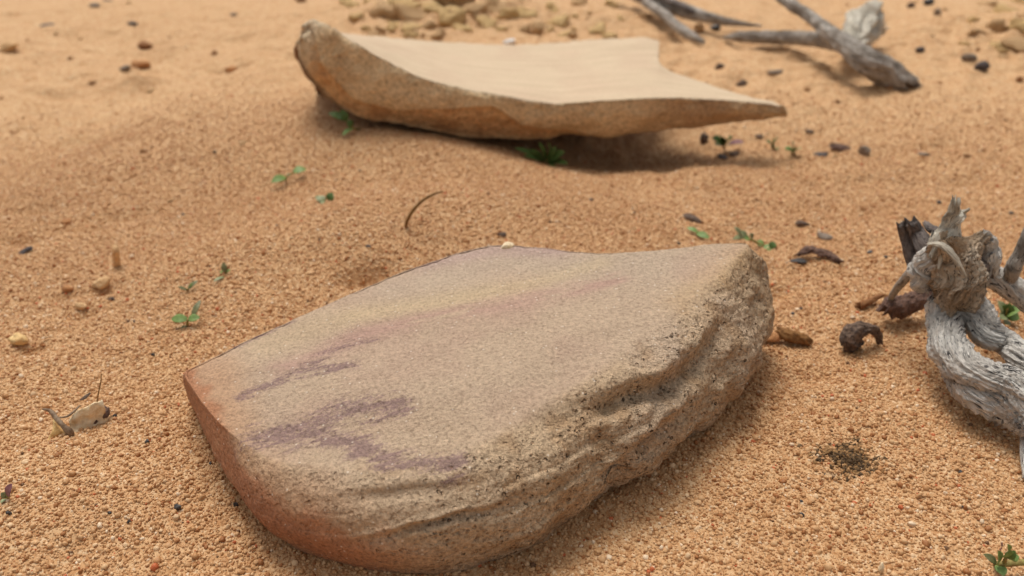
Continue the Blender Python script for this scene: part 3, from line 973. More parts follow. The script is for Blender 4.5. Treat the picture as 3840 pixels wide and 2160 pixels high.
# branch behind, upper right
org = ground_px(3400, 325)
br = thing('fallen_branch', 'grey forked dead branch lying beyond the dished slab, upper right', 'branch', org)
zb = zg(3390, 330)
limb('limb', [(2860, -60, zb + .046, 15), (2950, 5, zb + .042, 17), (3050, 72, zb + .035, 20), (3120, 135, zb + .030, 27), (3180, 180, zb + .026, 34), (3250, 230, zb + .020, 46), (3320, 268, zb + .012, 46), (3364, 294, zb + .007, 42), (3396, 314, zb + .003, 36)],
     M['wood_far'], br, org, 41, ridge=.24, twist=1.0, lump=.3, segs=170, ring=64, ridges=12, splinter=1.6)
limb('fork', [(2715, 142, zg(2720, 150) + .004, 5), (2775, 138, zb + .008, 18), (2870, 140, zb + .009, 22), (2980, 142, zb + .013, 23), (3080, 150, zb + .019, 26), (3160, 172, zb + .024, 25), (3200, 195, zb + .025, 20)],
     M['wood_far'], br, org, 43, ridge=.2, twist=.8, segs=120, ring=48)
limb('burl', [(3170, 178, zb + .022, 22), (3205, 135, zb + .022, 50), (3240, 95, zb + .024, 56), (3268, 52, zb + .030, 34)], M['wood_pale'], br, org, 45, ridge=.5, twist=.4, lump=.5, segs=80, ring=56, splinter=2)
limb('burl', [(3205, 155, zb + .018, 26), (3262, 122, zb + .018, 36), (3306, 112, zb + .018, 20)], M['wood_pale'], br, org, 47, ridge=.3, twist=.6, lump=.4, segs=60, ring=44)

org = ground_px(2620, 120)
br = thing('split_stick', 'split grey stick with two prongs at the top edge, left of the forked branch', 'branch', org)
z0 = zg(2700, 90)
limb('shaft', [(2330, -55, z0 + .020, 26), (2430, -8, z0 + .018, 27), (2540, 32, z0 + .016, 25), (2640, 62, z0 + .013, 20), (2730, 82, z0 + .008, 13), (2855, 98, z0 + .002, 4)],
     M['wood_far'], br, org, 51, ridge=.22, twist=.6, segs=120, ring=48)
limb('shaft', [(2350, -75, z0 + .026, 14), (2450, -22, z0 + .024, 13), (2540, 14, z0 + .022, 12), (2600, 44, z0 + .018, 8)],
     M['wood_dark'], br, org, 52, ridge=.2, twist=.6, segs=80, ring=36)
limb('prong', [(2420, 8, z0 + .016, 16), (2490, 55, z0 + .013, 17), (2540, 100, z0 + .009, 18), (2585, 132, z0 + .005, 17), (2640, 160, z0 + .001, 8)],
     M['wood_far'], br, org, 53, ridge=.16, twist=.6, segs=90, ring=40)

# ------------------------------------------------------------------ lumps, chips, clods
_ico = {}
def ico(sub):
    if sub not in _ico:
        bm = bmesh.new(); bmesh.ops.create_icosphere(bm, subdivisions=sub, radius=1)
        bm.verts.ensure_lookup_table()
        _ico[sub] = (np.array([v.co[:] for v in bm.verts]), np.array([[v.index for v in f.verts] for f in bm.faces]))
        bm.free()
    return _ico[sub]

def lump_mesh(name, size, seed, rough=.35, angular=0.0, sub=3):
    v, f = ico(sub)
    n = v * (1 + rough * fbm(v + seed * 3.1, 1.1, 2, seed)[:, None] + rough * .4 * fbm(v + seed, .45, 2, seed + 3)[:, None])
    if angular:
        r = np.random.default_rng(seed)
        for _ in range(9):
            d = r.normal(size=3); d /= np.linalg.norm(d)
            h = r.uniform(.45, .85)
            ov = np.maximum(n @ d - h, 0)
            n = n - d * (ov * angular)[:, None]
    n = n * np.asarray(size)
    me = mesh_from(name, n, np.zeros((0, 4)), f)
    shade(me, angular < .5)
    return me

def lump(name, px, py, wpx, hpx, mat, label, cat, group=None, seed=0, tilt=0.0, yaw=None, thick=None, rough=.35, angular=.6, sink=.25, sub=3):
    p = ground_px(px, py + hpx * .25)
    m = float(mpp(p))
    sx = wpx * m * .5
    sz = hpx * m * .5 * (1.0 if thick is None else thick)
    sy = min(sx, max(sz, sx * .62))
    me = lump_mesh(name, (sx, sy, sz), seed, rough, angular, sub)
    o = put(name, me, M[mat], None, (p[0], p[1], p[2] + sz * (1 - sink * 1.2)))
    o.rotation_euler = (0, tilt, 0 if yaw is None else yaw)
    return tag(o, label, cat, group)

E = [  # name, x, y, w, h, material, label, category, tilt
    ('slate_chip', 185, 90, 70, 26, 'slate', 'flat dark slate chip, farthest upper left on the sand', 'stone chip', 0),
    ('slate_chip', 500, 88, 42, 20, 'slate', 'small dark slate chip left of the dished slab, near the top', 'stone chip', 0),
    ('ochre_fragment', 40, 180, 100, 36, 'ochre', 'ochre clay fragment at the upper left edge of the sand', 'clod', -.35),
    ('brown_clod', 545, 176, 70, 24, 'brownchip', 'thin brown clod above the rounded brown lump, upper left', 'clod', 0),
    ('brown_clod', 530, 244, 80, 34, 'orange', 'rounded brown lump on the upper left sand', 'clod', 0),
    ('grey_chip', 470, 254, 52, 22, 'greychip', 'grey chip touching the rounded brown lump, upper left', 'stone chip', -.2),
    ('grey_chip', 350, 12, 70, 18, 'greychip', 'grey chip at the very top edge, left of the dark twig bit', 'stone chip', -.1),
    ('dark_twig_bit', 405, 6, 44, 16, 'slate', 'short dark twig bit at the top edge, upper left', 'twig', 0),
    ('brown_pebble', 868, 250, 52, 18, 'orange', 'small brown pebble in a dip left of the dished slab', 'pebble', 0),
    ('grey_chip', 878, 55, 34, 14, 'greychip', 'tiny grey chip above left of the dished slab tip', 'stone chip', 0),
    ('dark_pebble', 1130, 2, 44, 18, 'brownchip', 'brown pebble at the top edge above the slab horn', 'pebble', 0),
    ('bark_chip', 2702, 250, 62, 28, 'bark', 'dark wedge shaped bark chip behind the slab, left of the arched one', 'bark', 0),
    ('bark_chip', 2785, 312, 58, 34, 'bark', 'dark triangular chip just behind the pointed end of the slab', 'bark', 0),
    ('bark_chip', 2910, 270, 74, 26, 'greychip', 'arched grey brown bark chip below the forked branch', 'bark', 0),
    ('black_pellet', 3480, 10, 38, 32, 'black', 'round black pellet at the top edge, upper right', 'pellet', 0),
    ('dark_pellet', 3416, 23, 34, 24, 'bark', 'dark pellet left of the round black one at the top edge', 'pellet', 0),
    ('dark_pellet', 3514, 50, 30, 34, 'greychip', 'grey brown pellet just below the round black one, upper right', 'pellet', 0),
    ('dark_pellet', 3296, 54, 26, 26, 'bark', 'dark pellet behind the white burl of the forked branch', 'pellet', 0),
    ('dark_pellet', 3450, 188, 36, 24, 'slate', 'lone dark pellet on the sand right of the forked branch', 'pellet', 0),
    ('grey_pellet', 3632, 217, 62, 36, 'greychip', 'pale grey pellet touching the large black pellet, upper right', 'pellet', 0),
    ('black_pellet', 3682, 256, 72, 42, 'slate', 'largest black pellet on the sand, upper right', 'pellet', 0),
    ('brown_lump', 3418, 318, 52, 38, 'bark', 'brown lump at the butt end of the forked branch', 'clod', 0),
    ('brown_pebble', 3820, 300, 30, 22, 'brownchip', 'brown pebble at the far right edge below the yellow outcrop', 'pebble', 0),
    ('dark_flake', 3036, 492, 46, 18, 'bark', 'small dark flake right of the pointed slab end', 'flake', .2),
    ('dark_flake', 2848, 510, 36, 14, 'bark', 'thin dark flake under the pointed slab end, above the seedlings', 'flake', 0),
    ('bark_strip', 3150, 552, 96, 36, 'redbark', 'reddish bark strip on the sand right of the seedlings', 'bark', .3),
    ('grey_lump', 3240, 570, 56, 40, 'greychip', 'grey brown lump at the right end of the reddish bark strip', 'clod', .3),
    ('grey_flake', 3082, 580, 68, 22, 'slate', 'curved grey flake in front of the reddish bark strip', 'flake', 0),
    ('grey_flake', 3462, 578, 52, 16, 'greychip', 'thin grey flake alone on the sand right of the bark strip', 'flake', 0),
    ('dark_chip', 2712, 590, 48, 24, 'slate', 'left one of two dark chips under the leafy clump by the slab', 'stone chip', .3),
    ('dark_chip', 2756, 578, 46, 30, 'bark', 'right one of two dark chips under the leafy clump by the slab', 'stone chip', 0),
    ('dark_stub', 2638, 522, 36, 42, 'bark', 'upright dark stub in the shade at the slab, left of the leafy clump', 'twig', 0),
    ('grey_flake', 3376, 668, 28, 14, 'brownchip', 'tiny brown flake on the sand above the root prongs', 'flake', 0),
    ('bark_chip', 2596, 818, 92, 30, 'bark', 'dark splintered bark chip behind the banded stone, left of the others', 'bark', .2),
    ('bark_chip', 3008, 838, 58, 32, 'bark', 'dark rounded bark chip farther right behind the banded stone', 'bark', 0),
    ('grey_flake', 3098, 888, 82, 26, 'greychip', 'pale grey flake on the sand left of the root prongs', 'flake', .2),
    ('black_flake', 2992, 978, 68, 24, 'black', 'flat black flake right of the banded stone corner', 'flake', 0),
    ('black_flake', 3262, 946, 28, 18, 'black', 'small black flake close left of the root', 'flake', 0),
    ('brown_clod', 2880, 1262, 96, 44, 'orange', 'orange sandy lump touching the right end of the banded stone', 'clod', .1),
    ('brown_chip', 1882, 878, 52, 24, 'bark', 'dark brown chip on the sand behind the top corner of the banded stone', 'flake', 0),
    ('grey_chip', 1380, 922, 26, 13, 'slate', 'tiny grey chip on the sand below the curved stalk', 'stone chip', 0),
    ('grey_chip', 2216, 748, 24, 13, 'slate', 'tiny dark chip on the sand in front of the slab shadow', 'stone chip', 0),
    ('slate_chip', 100, 940, 74, 24, 'slate', 'slender slate grey chip on the left sand, middle height', 'stone chip', -.35),
    ('sandy_lump', 256, 1084, 48, 26, 'orange', 'orange lump left of the larger sandy lump, left middle', 'clod', 0),
    ('sandy_lump', 386, 1062, 80, 44, 'ochre', 'larger sandy lump below the upright peg, left middle', 'clod', -.45),
    ('sandy_lump', 306, 1152, 46, 28, 'ochre', 'small sandy lump nearest the viewer of the three, left middle', 'clod', 0),
    ('yellow_lump', 74, 1276, 78, 50, 'yellow', 'yellow clay lump at the left edge above the papery husk', 'clod', 0),
    ('dark_speck', 420, 1120, 30, 18, 'bark', 'dark speck of bark left of the two leaved seedling', 'flake', 0),
    ('orange_lump', 252, 834, 38, 24, 'orange', 'orange lump at the end of the crumbly furrow on the left', 'clod', 0),
    ('black_flake', 668, 1900, 46, 34, 'black', 'glossy black flake on the sand left of the red rim', 'flake', -.5),
    ('red_speck', 664, 2026, 26, 18, 'orange', 'orange red grain lump on the lower left sand', 'pebble', 0),
    ('black_flake', 32, 1922, 32, 22, 'black', 'black flake at the left edge below the purple sprout', 'flake', 0),
    ('white_pebble', 1906, 145, 52, 28, 'white', 'white pebble right behind the dished slab', 'pebble', -.2),
    ('dark_hole_stone', 2682, 106, 42, 22, 'black', 'black pebble under the split stick at the top', 'pebble', 0),
    ('ochre_clod', 2622, 108, 44, 36, 'ochre', 'ochre clod between the prongs of the split stick', 'clod', 0),
    ('pale_splinter', 3300, 2130, 24, 60, 'husk', 'pale splinter standing in the sand at the bottom edge', 'splinter', 0),
]
for i, (nm, px, py, ww, hh, mt, lb, ct, tl) in enumerate(E):
    flat = ct in ('flake', 'stone chip', 'bark')
    lump(nm, px, py, ww, hh, mt, lb, ct, seed=200 + i * 7, tilt=tl, yaw=random.uniform(-.3, .3), rough=.5 if ct in ('clod', 'bark') else .3,
         angular=.75 if flat else .45, thick=.8 if flat else 1.0)

# black grit lying among the grains
for i, (px, py, s) in enumerate([(412, 1922, 18), (485, 1955, 20), (554, 1655, 24), (432, 1560, 20), (790, 1738, 18), (885, 1890, 26), (3005, 1880, 18),
        (3006, 1930, 18), (3600, 1770, 22), (3606, 1900, 14), (2973, 1175, 18), (3002, 1158, 18), (3320, 964, 16), (1200, 1700 - 800, 13), (1038, 846, 14), (686, 804, 14),
        (505, 1205, 14), (574, 1330, 16), (806, 570, 18), (2545, 912, 16), (2380, 800, 13), (1350, 640, 14), (3180, 1310, 12), (3520, 760, 20), (3790, 800, 18)]):
    lump('black_grit', px, py, s, s * .8, 'black', 'tiny black grit speck lying loose on the sand', 'grit', 'black grit specks on the sand', seed=900 + i * 3,
         angular=.8, rough=.4, sub=2, yaw=i * 1.3)

# peg standing in the sand
def simple_tube(name, pts, rad, mat, parent, org, **kw):
    V, Q, T, fib = tube(pts, rad, **kw)
    me = mesh_from(name, V - np.asarray(org), Q, T)
    bm = bmesh.new(); bm.from_mesh(me); bmesh.ops.recalc_face_normals(bm, faces=bm.faces); bm.to_mesh(me); bm.free()
    shade(me); vvec(me, 'fib', fib)
    return put(name, me, mat, parent) if parent is not None else put(name, me, mat, None, org)

def px_tube(name, ctrl, mat, parent, org, **kw):
    pts = [on_z(a, b, z) for a, b, z, r in ctrl]
    rad = [r * float(mpp(p)) for (a, b, z, r), p in zip(ctrl, pts)]
    return simple_tube(name, pts, rad, mat, parent, org, **kw)

p = ground_px(438, 1000)
o = px_tube('ochre_peg', [(440, 1004, p[2] - .001, 13), (436, 975, p[2] + .0035, 13), (434, 945, p[2] + .008, 13), (430, 922, p[2] + .0105, 9)], M['ochre'], None, p, segs=24, ring=16, ridge=.1)
tag(o, 'short ochre peg standing upright in the sand, left middle', 'peg')

# arched bark by the root, twig by the stone, lump under the root
p = ground_px(3200, 1300)
o = px_tube('bark_arch', [(3186, 1306, p[2] + .000, 22), (3196, 1266, p[2] + .005, 30), (3222, 1238, p[2] + .008, 24), (3258, 1232, p[2] + .008, 15), (3286, 1252, p[2] + .005, 13), (3300, 1286, p[2] + .001, 9)],
            M['bark'], None, p, segs=80, ring=44, ridge=.45, lump=.6, seed=61, ridges=12)
tag(o, 'arched dark bark piece on the sand left of the driftwood root', 'bark')
p = ground_px(2985, 1280)
o = px_tube('brown_twig', [(2915, 1245, p[2] + .004, 18), (2950, 1256, p[2] + .004, 22), (3000, 1268, p[2] + .003, 21), (3038, 1284, p[2] + .002, 14)],
            mat_plain('tan_twig', lin(150, 108, 64), lin(108, 72, 40), 500, .001), None, p, segs=50, ring=28, ridge=.2, lump=.25, seed=63)
tag(o, 'short brown twig lying right of the banded stone', 'twig')
p = ground_px(3390, 1160)
o = px_tube('bark_lump', [(3325, 1170, p[2] + .005, 26), (3350, 1150, p[2] + .007, 38), (3395, 1140, p[2] + .008, 38), (3440, 1125, p[2] + .009, 32), (3490, 1105, p[2] + .010, 34)],
            M['redbark'], None, p, segs=70, ring=40, ridge=.3, lump=.35, seed=65, ridges=14)
tag(o, 'dark reddish brown bark lump tucked under the driftwood root', 'bark')
p = ground_px(3235, 1145)
o = px_tube('twig_scrap', [(3222, 1150, p[2] + .001, 15), (3250, 1136, p[2] + .002, 12), (3290, 1115, p[2] + .003, 9), (3315, 1105, p[2] + .004, 5)], M['brownchip'], None, p, segs=40, ring=20, ridge=.2, lump=.3, seed=66)
tag(o, 'small brown twig scrap left of the dark bark lump', 'twig')
p = ground_px(3070, 970)
o = px_tube('curved_bark', [(2996, 952, p[2] + .002, 9), (3030, 938, p[2] + .003, 12), (3075, 945, p[2] + .003, 14), (3115, 960, p[2] + .002, 13), (3150, 982, p[2] + .001, 9)], M['redbark'], None, p, segs=60, ring=28, ridge=.5, lump=.7, seed=67, splinter=2, flat=.6)
tag(o, 'curved brown bark strip beside the flat black flake', 'bark')

# curved dry stalk standing in the sand
p = ground_px(1520, 855)
o = px_tube('dry_stalk', [(1520, 858, p[2] - .001, 6), (1528, 826, p[2] + .004, 6), (1550, 788, p[2] + .009, 6), (1585, 752, p[2] + .013, 5.5), (1622, 730, p[2] + .015, 5), (1660, 718, p[2] + .016, 2.5)],
            M['stalk'], None, p, segs=60, ring=12, ridge=.05, lump=.05)
tag(o, 'thin curved dry stalk standing in the sand behind the banded stone', 'stalk')

# crumbled clods beyond the slab
cm = [lump_mesh('clod', (1, .85, .70), 400 + i * 11, .95, .2, 3) for i in range(7)]
def clod(px, py, wpx, mat, label, group, k):
    p = ground_px(px, py)
    s = wpx * .5 * float(mpp(p))
    me = cm[k % 7]
    key = me.name + mat
    if key not in bpy.data.meshes:
        mm = me.copy(); mm.name = key; mm.materials.clear(); mm.materials.append(M[mat])
    o = bpy.data.objects.new('clod', bpy.data.meshes[key]); COL.objects.link(o)
    o.location = (p[0], p[1], p[2] - s * .08); o.scale = (s, s * random.uniform(.8, 1.1), s * random.uniform(.7, 1.0))
    o.rotation_euler = (random.uniform(-.4, .4), random.uniform(-.4, .4), random.uniform(0, 6.28))
    tag(o, label, 'clod', group)
cl = 'crumbled yellow clay clod in the heap behind the dished slab'
spots = [(1395, 20, 80), (1450, 60, 95), (1500, 20, 110), (1560, 60, 100), (1480, 105, 70), (1540, 110, 80), (1605, 100, 62), (1630, 40, 100), (1700, 20, 120), (1690, 85, 80),
         (1745, 112, 56), (1780, 60, 90), (1830, 90, 76), (1850, 30, 90), (1905, 65, 84), (1880, 112, 50), (1955, 100, 70), (1990, 60, 72), (2030, 110, 86), (2090, 90, 66), (2060, 40, 60),
         (2180, 15, 66), (2240, 118, 56), (2140, 130, 36), (1345, 62, 56), (1370, 105, 46), (1640, 128, 40), (2110, 135, 40), (1960, 12, 60), (2290, 20, 46), (2330, 72, 40), (2210, 70, 34), (1310, 20, 60), (1430, 120, 36), (1590, 0, 90), (1790, -10, 90), (2420, 66, 36)]
for k, (a, b, c) in enumerate(spots):
    clod(a, b, c * random.uniform(1.0, 1.5), ('yellow', 'ochre', 'yellow', 'ochre', 'yellow')[k % 5], cl, 'clods heaped behind the slab', k)
r3 = random.Random(11)
for k in range(46):
    clod(r3.triangular(1290, 2330, 1600), r3.uniform(-10, 140), r3.uniform(22, 60), ('yellow', 'ochre')[k % 2], cl, 'clods heaped behind the slab', k + 3)
cl = 'lump of the yellow clay outcrop in the upper right corner'
for k, (a, b, c) in enumerate([(3790, 60, 130), (3850, 120, 170), (3720, 110, 90), (3660, 120, 70), (3640, 80, 60), (3740, 170, 80), (3810, 190, 110), (3690, 60, 70), (3840, 10, 120), (3620, 150, 40), (3760, 215, 40), (3700, 20, 60)]):
    clod(a, b, c, ('yellow', 'yellow', 'ochre', 'ochre')[k % 4], cl, 'lumps of the outcrop in the upper right', k + 2)

# loose sandy pebbles and crumbs sprinkled on the far sand
cl = 'small sandy crumb sprinkled on the sand'
r2 = random.Random(5)
k = 0
while k < 70:
    px, py = r2.uniform(0, 3840), r2.uniform(10, 900)
    if 1000 < px < 2950 and py < 640: continue
    if 900 < px < 2700 and py > 600: continue
    if px > 3250 and py > 700: continue
    clod(px, py, r2.uniform(12, 30), ('orange', 'ochre', 'brownchip')[k % 3], cl, 'crumbs sprinkled on the far sand', k)
    k += 1
lump('sand_crumb', 1905, 920, 44, 20, 'husk', 'pale sand crumb lying on the back corner of the banded stone', 'crumb', seed=33, rough=.5)
bpy.data.objects['sand_crumb'].location = on_z(1903, 922, .0364)

# dark crumbly clump in the lower right sand
p = ground_px(3170, 1725)
o = thing('moss_clump', 'dark crumbly clump of dried moss on the lower right sand', 'moss', p)
mb = lump_mesh('mat', (.0062, .0040, .0012), 777, .7, 0, 3)
shade(mb)
put('mat', mb, M['moss'], o)
v, f = ico(1)
for (mat, cnt, sd) in (('moss', 260, 1), ('crumbpale', 260, 2)):
    rr = np.random.default_rng(sd); V, T, n0 = [], [], 0
    for i in range(cnt):
        a = rr.normal(0, 1, 2) * (.0044, .0030)
        s = rr.uniform(.00035, .0010) * np.array([1, rr.uniform(.35, .9), rr.uniform(.35, .8)])
        R = np.array(Matrix.Rotation(rr.uniform(0, 6.3), 3, Vector(rr.normal(size=3))))
        h = .0014 * math.exp(-(a[0] / .005) ** 2 - (a[1] / .003) ** 2)
        q = v * (1 + .3 * rr.uniform(-1, 1, (len(v), 1)))
        gz = float(H(p[0] + a[0], p[1] + a[1]))
        V.append((q * s) @ R.T + np.array([a[0], a[1], gz - p[2] + h * rr.uniform(.4, 1.4)])); T.append(f + n0); n0 += len(v)
    me = mesh_from('crumbs', np.concatenate(V), np.zeros((0, 4)), np.concatenate(T))
    c = put('crumbs', me, M[mat], o); c['kind'] = 'stuff'

# ------------------------------------------------------------------ plants
def leaf_mesh(name, base, tip, width, bend, up, thick=.12):
    base, tip = np.asarray(base, float), np.asarray(tip, float)
    ax = tip - base; Ln = np.linalg.norm(ax); ax = ax / Ln
    up = np.asarray(up, float); up = up - ax * (up @ ax)
    nn = np.linalg.norm(up); up = up / nn if nn > 1e-6 else np.array([1.0, 0, 0])
    sd = np.cross(ax, up)
    t = np.linspace(0, 1, 14)
    wd = width * np.sin(np.pi * np.clip(t * .93 + .07, 0, 1)) ** .75 * .5 + width * .04
    th = np.linspace(0, 2 * math.pi, 12, endpoint=False)
    c = base + ax * (t * Ln)[:, None] + up * (bend * Ln * np.sin(np.pi * t) + 0)[:, None]
    cup = .35
    P = c[:, None] + sd * (np.cos(th)[None, :, None] * wd[:, None, None]) + up * ((np.sin(th)[None] * thick * wd[:, None] + cup * np.abs(np.cos(th))[None] * wd[:, None] * .6)[..., None])
    V = np.concatenate([P.reshape(-1, 3), [c[0]], [c[-1] + ax * width * .05]])
    Q = grid_quads(14, 12, True); j = np.arange(12); k = 14 * 12
    T = np.concatenate([np.stack([np.full(12, k), (j + 1) % 12, j], -1), np.stack([np.full(12, k + 1), 13 * 12 + j, 13 * 12 + (j + 1) % 12], -1)])
    return V, Q, T, np.concatenate([np.repeat(t, 12), [0, 1]])

def plant(name, label, px, py, leaves, stems=(), cat='seedling', group=None, ws=1.25):
    """leaves: (x0, y0, h0, x1, y1, h1, width_px, material); h = height above the sand in metres"""
    p = ground_px(px, py)
    o = thing(name, label, cat, p, group)
    m = float(mpp(p))
    for (x0, y0, h0, x1, y1, h1, wp, mt) in leaves:
        a = on_z(x0, y0, p[2] + h0); b = on_z(x1, y1, p[2] + h1)
        V, Q, T, al = leaf_mesh('leaf', a, b, wp * ws * m, .08, np.array([0, -.55, .85]) + np.array([random.uniform(-.3, .3), 0, 0]))
        me = mesh_from('leaf', V - p, Q, T)
        bm = bmesh.new(); bm.from_mesh(me); bmesh.ops.recalc_face_normals(bm, faces=bm.faces); bm.to_mesh(me); bm.free()
        shade(me); vfloat(me, 'along', al)
        put('leaf', me, M[mt], o)
    for st in stems:
        pts = [on_z(a, b, p[2] + h) for a, b, h, r in st]
        simple_tube('stem', pts, [r * m for a, b, h, r in st], M['stem'], o, p, segs=20, ring=10, ridge=.04, lump=.05)
    return o

plant('seedling', 'two leaved green seedling with one upright grey leaf, left of the banded stone', 702, 1222,
      [(702, 1198, .0030, 643, 1196, .0030, 27, 'leaf'), (706, 1198, .0030, 750, 1190, .0036, 24, 'leaf'), (722, 1190, .0035, 752, 1126, .0075, 17, 'leaf_olive'), (700, 1222, .0002, 676, 1232, .0005, 8, 'leaf_olive')],
      [[(702, 1226, -.001, 5), (703, 1212, .0015, 5), (704, 1198, .0032, 4)]])
plant('seedling', 'thin green sprig with narrow leaves above the two leaved seedling', 706, 1080,
      [(700, 1088, .0006, 670, 1074, .0016, 9, 'leaf_olive'), (704, 1086, .0006, 742, 1052, .0030, 13, 'leaf_olive'), (712, 1080, .001, 720, 1062, .003, 8, 'leaf')],
      [[(700, 1092, -.001, 4), (704, 1084, .001, 4)]])
plant('seedling', 'tiny sprout with a brown upright leaf, left of the small hole', 845, 1030,
      [(846, 1022, .001, 838, 984, .0048, 17, 'leaf_olive'), (846, 1022, .0008, 824, 1020, .0010, 10, 'leaf'), (848, 1022, .0008, 864, 1012, .002, 9, 'leaf'), (840, 1038, .0002, 800, 1056, .0004, 10, 'leaf_grey')],
      [[(846, 1034, -.001, 4), (846, 1020, .0012, 4)]])
plant('seedling', 'sprig with two long green leaves in a row, below the slab horn', 1060, 665,
      [(1070, 664, .0030, 1018, 684, .0028, 24, 'leaf'), (1100, 646, .0040, 1148, 634, .0046, 26, 'leaf'), (1076, 662, .0030, 1092, 652, .0034, 12, 'leaf_grey')],
      [[(1074, 682, -.001, 3), (1074, 664, .0030, 4), (1104, 646, .0040, 3)]])
plant('seedling', 'seedling with a grey leaf and a dark green leaf, left of the curved stalk', 1220, 760,
      [(1212, 760, .001, 1196, 735, .0030, 26, 'leaf_grey'), (1216, 756, .0012, 1210, 778, .0008, 18, 'leaf_grey'), (1236, 754, .0012, 1246, 722, .0050, 28, 'leaf_dark'), (1196, 745, .002, 1184, 736, .0026, 12, 'leaf_grey')],
      [[(1236, 770, -.001, 4), (1238, 748, .002, 4)]])
plant('weed', 'bright green weed at the left underside of the dished slab', 1290, 480,
      [(1300, 452, .010, 1232, 424, .014, 24, 'leaf_dark'), (1300, 452, .010, 1278, 412, .016, 22, 'leaf_dark'), (1302, 456, .010, 1322, 478, .006, 24, 'leaf_dark'), (1322, 482, .006, 1284, 508, .0035, 16, 'leaf'), (1290, 440, .012, 1262, 440, .012, 18, 'leaf_dark')],
      [[(1350, 484, .002, 4), (1322, 480, .006, 4), (1300, 450, .010, 4)]], 'weed')
plant('weed', 'dark green weed growing in the shadow under the dished slab', 2040, 610,
      [(2040, 605, .002, 1930, 555, .012, 34, 'leaf_dark'), (2042, 605, .002, 1965, 585, .008, 34, 'leaf_dark'), (2045, 602, .003, 2020, 535, .016, 34, 'leaf_dark'), (2050, 600, .003, 2056, 532, .017, 26, 'leaf_dark'),
       (2054, 606, .002, 2118, 570, .010, 58, 'leaf_dark'), (2058, 610, .001, 2130, 615, .004, 40, 'leaf_dark'), (2060, 612, .001, 2085, 650, .001, 26, 'leaf_dark'), (2044, 606, .002, 1990, 560, .011, 30, 'leaf_dark'), (2054, 604, .003, 2085, 548, .013, 30, 'leaf_dark')],
      [[(2048, 622, -.001, 6), (2050, 600, .004, 5)]], 'weed', ws=.75)
plant('weed', 'low leafy clump in a row of dark debris at the slab right end', 2715, 540,
      [(2710, 538, .004, 2670, 520, .009, 30, 'leaf_dark'), (2712, 538, .004, 2700, 508, .012, 24, 'leaf_dark'), (2722, 540, .004, 2748, 514, .011, 24, 'leaf_dark'), (2730, 540, .003, 2760, 538, .005, 20, 'leaf_dark'), (2714, 540, .003, 2682, 542, .004, 24, 'leaf_grey'), (2726, 545, .002, 2790, 535, .008, 22, 'leaf_purple')],
      [[(2716, 552, -.001, 4), (2716, 536, .005, 4)]], 'weed')
plant('seedling', 'green seedling left of its twin, right of the pointed slab end', 2896, 555,
      [(2896, 552, .002, 2872, 528, .008, 18, 'leaf_dark'), (2900, 552, .002, 2916, 518, .010, 24, 'leaf_dark'), (2900, 550, .003, 2896, 522, .009, 16, 'leaf'), (2902, 556, .001, 2916, 560, .002, 16, 'leaf')], [[(2900, 562, -.001, 4), (2899, 545, .004, 4)]])
plant('seedling', 'green seedling right of its twin, right of the pointed slab end', 2972, 570,
      [(2972, 568, .002, 2944, 560, .005, 22, 'leaf'), (2972, 566, .002, 2968, 530, .010, 18, 'leaf_dark'), (2976, 568, .002, 3002, 556, .006, 24, 'leaf'), (2974, 570, .001, 2958, 552, .006, 16, 'leaf')], [[(2974, 580, -.001, 4), (2973, 560, .004, 4)]])
plant('seedling', 'single slender green leaf pair behind the banded stone, left of the trailing weed', 2620, 880,
      [(2618, 872, .0016, 2576, 854, .0028, 16, 'leaf'), (2614, 874, .0014, 2660, 894, .0012, 20, 'leaf')], [[(2616, 884, -.001, 4), (2616, 872, .0016, 4)]])
plant('trailing_weed', 'trailing green weed peeking over the right corner of the banded stone', 2830, 910,
      [(2780, 890, .004, 2752, 852, .010, 20, 'leaf_grey'), (2790, 888, .004, 2748, 896, .004, 16, 'leaf_grey'), (2800, 896, .004, 2776, 864, .008, 18, 'leaf_grey'), (2812, 896, .004, 2784, 892, .005, 18, 'leaf'), (2822, 896, .004, 2812, 876, .007, 16, 'leaf_olive'),
       (2836, 908, .003, 2866, 920, .002, 22, 'leaf'), (2866, 920, .002, 2894, 942, .001, 22, 'leaf'), (2890, 930, .002, 2904, 908, .004, 22, 'leaf_dark')],
      [[(2770, 880, .004, 4), (2820, 900, .004, 5), (2880, 930, .001, 4)]], 'weed')
plant('weed', 'round leaved green weed under the driftwood limb at the right edge', 3770, 1190,
      [(3768, 1180, .003, 3742, 1130, .008, 30, 'leaf_grey'), (3768, 1184, .003, 3752, 1196, .003, 28, 'leaf_grey'), (3772, 1172, .004, 3790, 1140, .008, 34, 'leaf_dark'), (3776, 1180, .003, 3826, 1164, .007, 42, 'leaf'), (3778, 1184, .003, 3822, 1196, .003, 36, 'leaf'),
       (3784, 1130, .008, 3820, 1095, .012, 40, 'leaf_dark'), (3770, 1196, .001, 3774, 1226, .0005, 22, 'leaf_grey')],
      [[(3774, 1200, -.001, 4), (3774, 1176, .004, 4), (3790, 1125, .009, 3)]], 'weed')
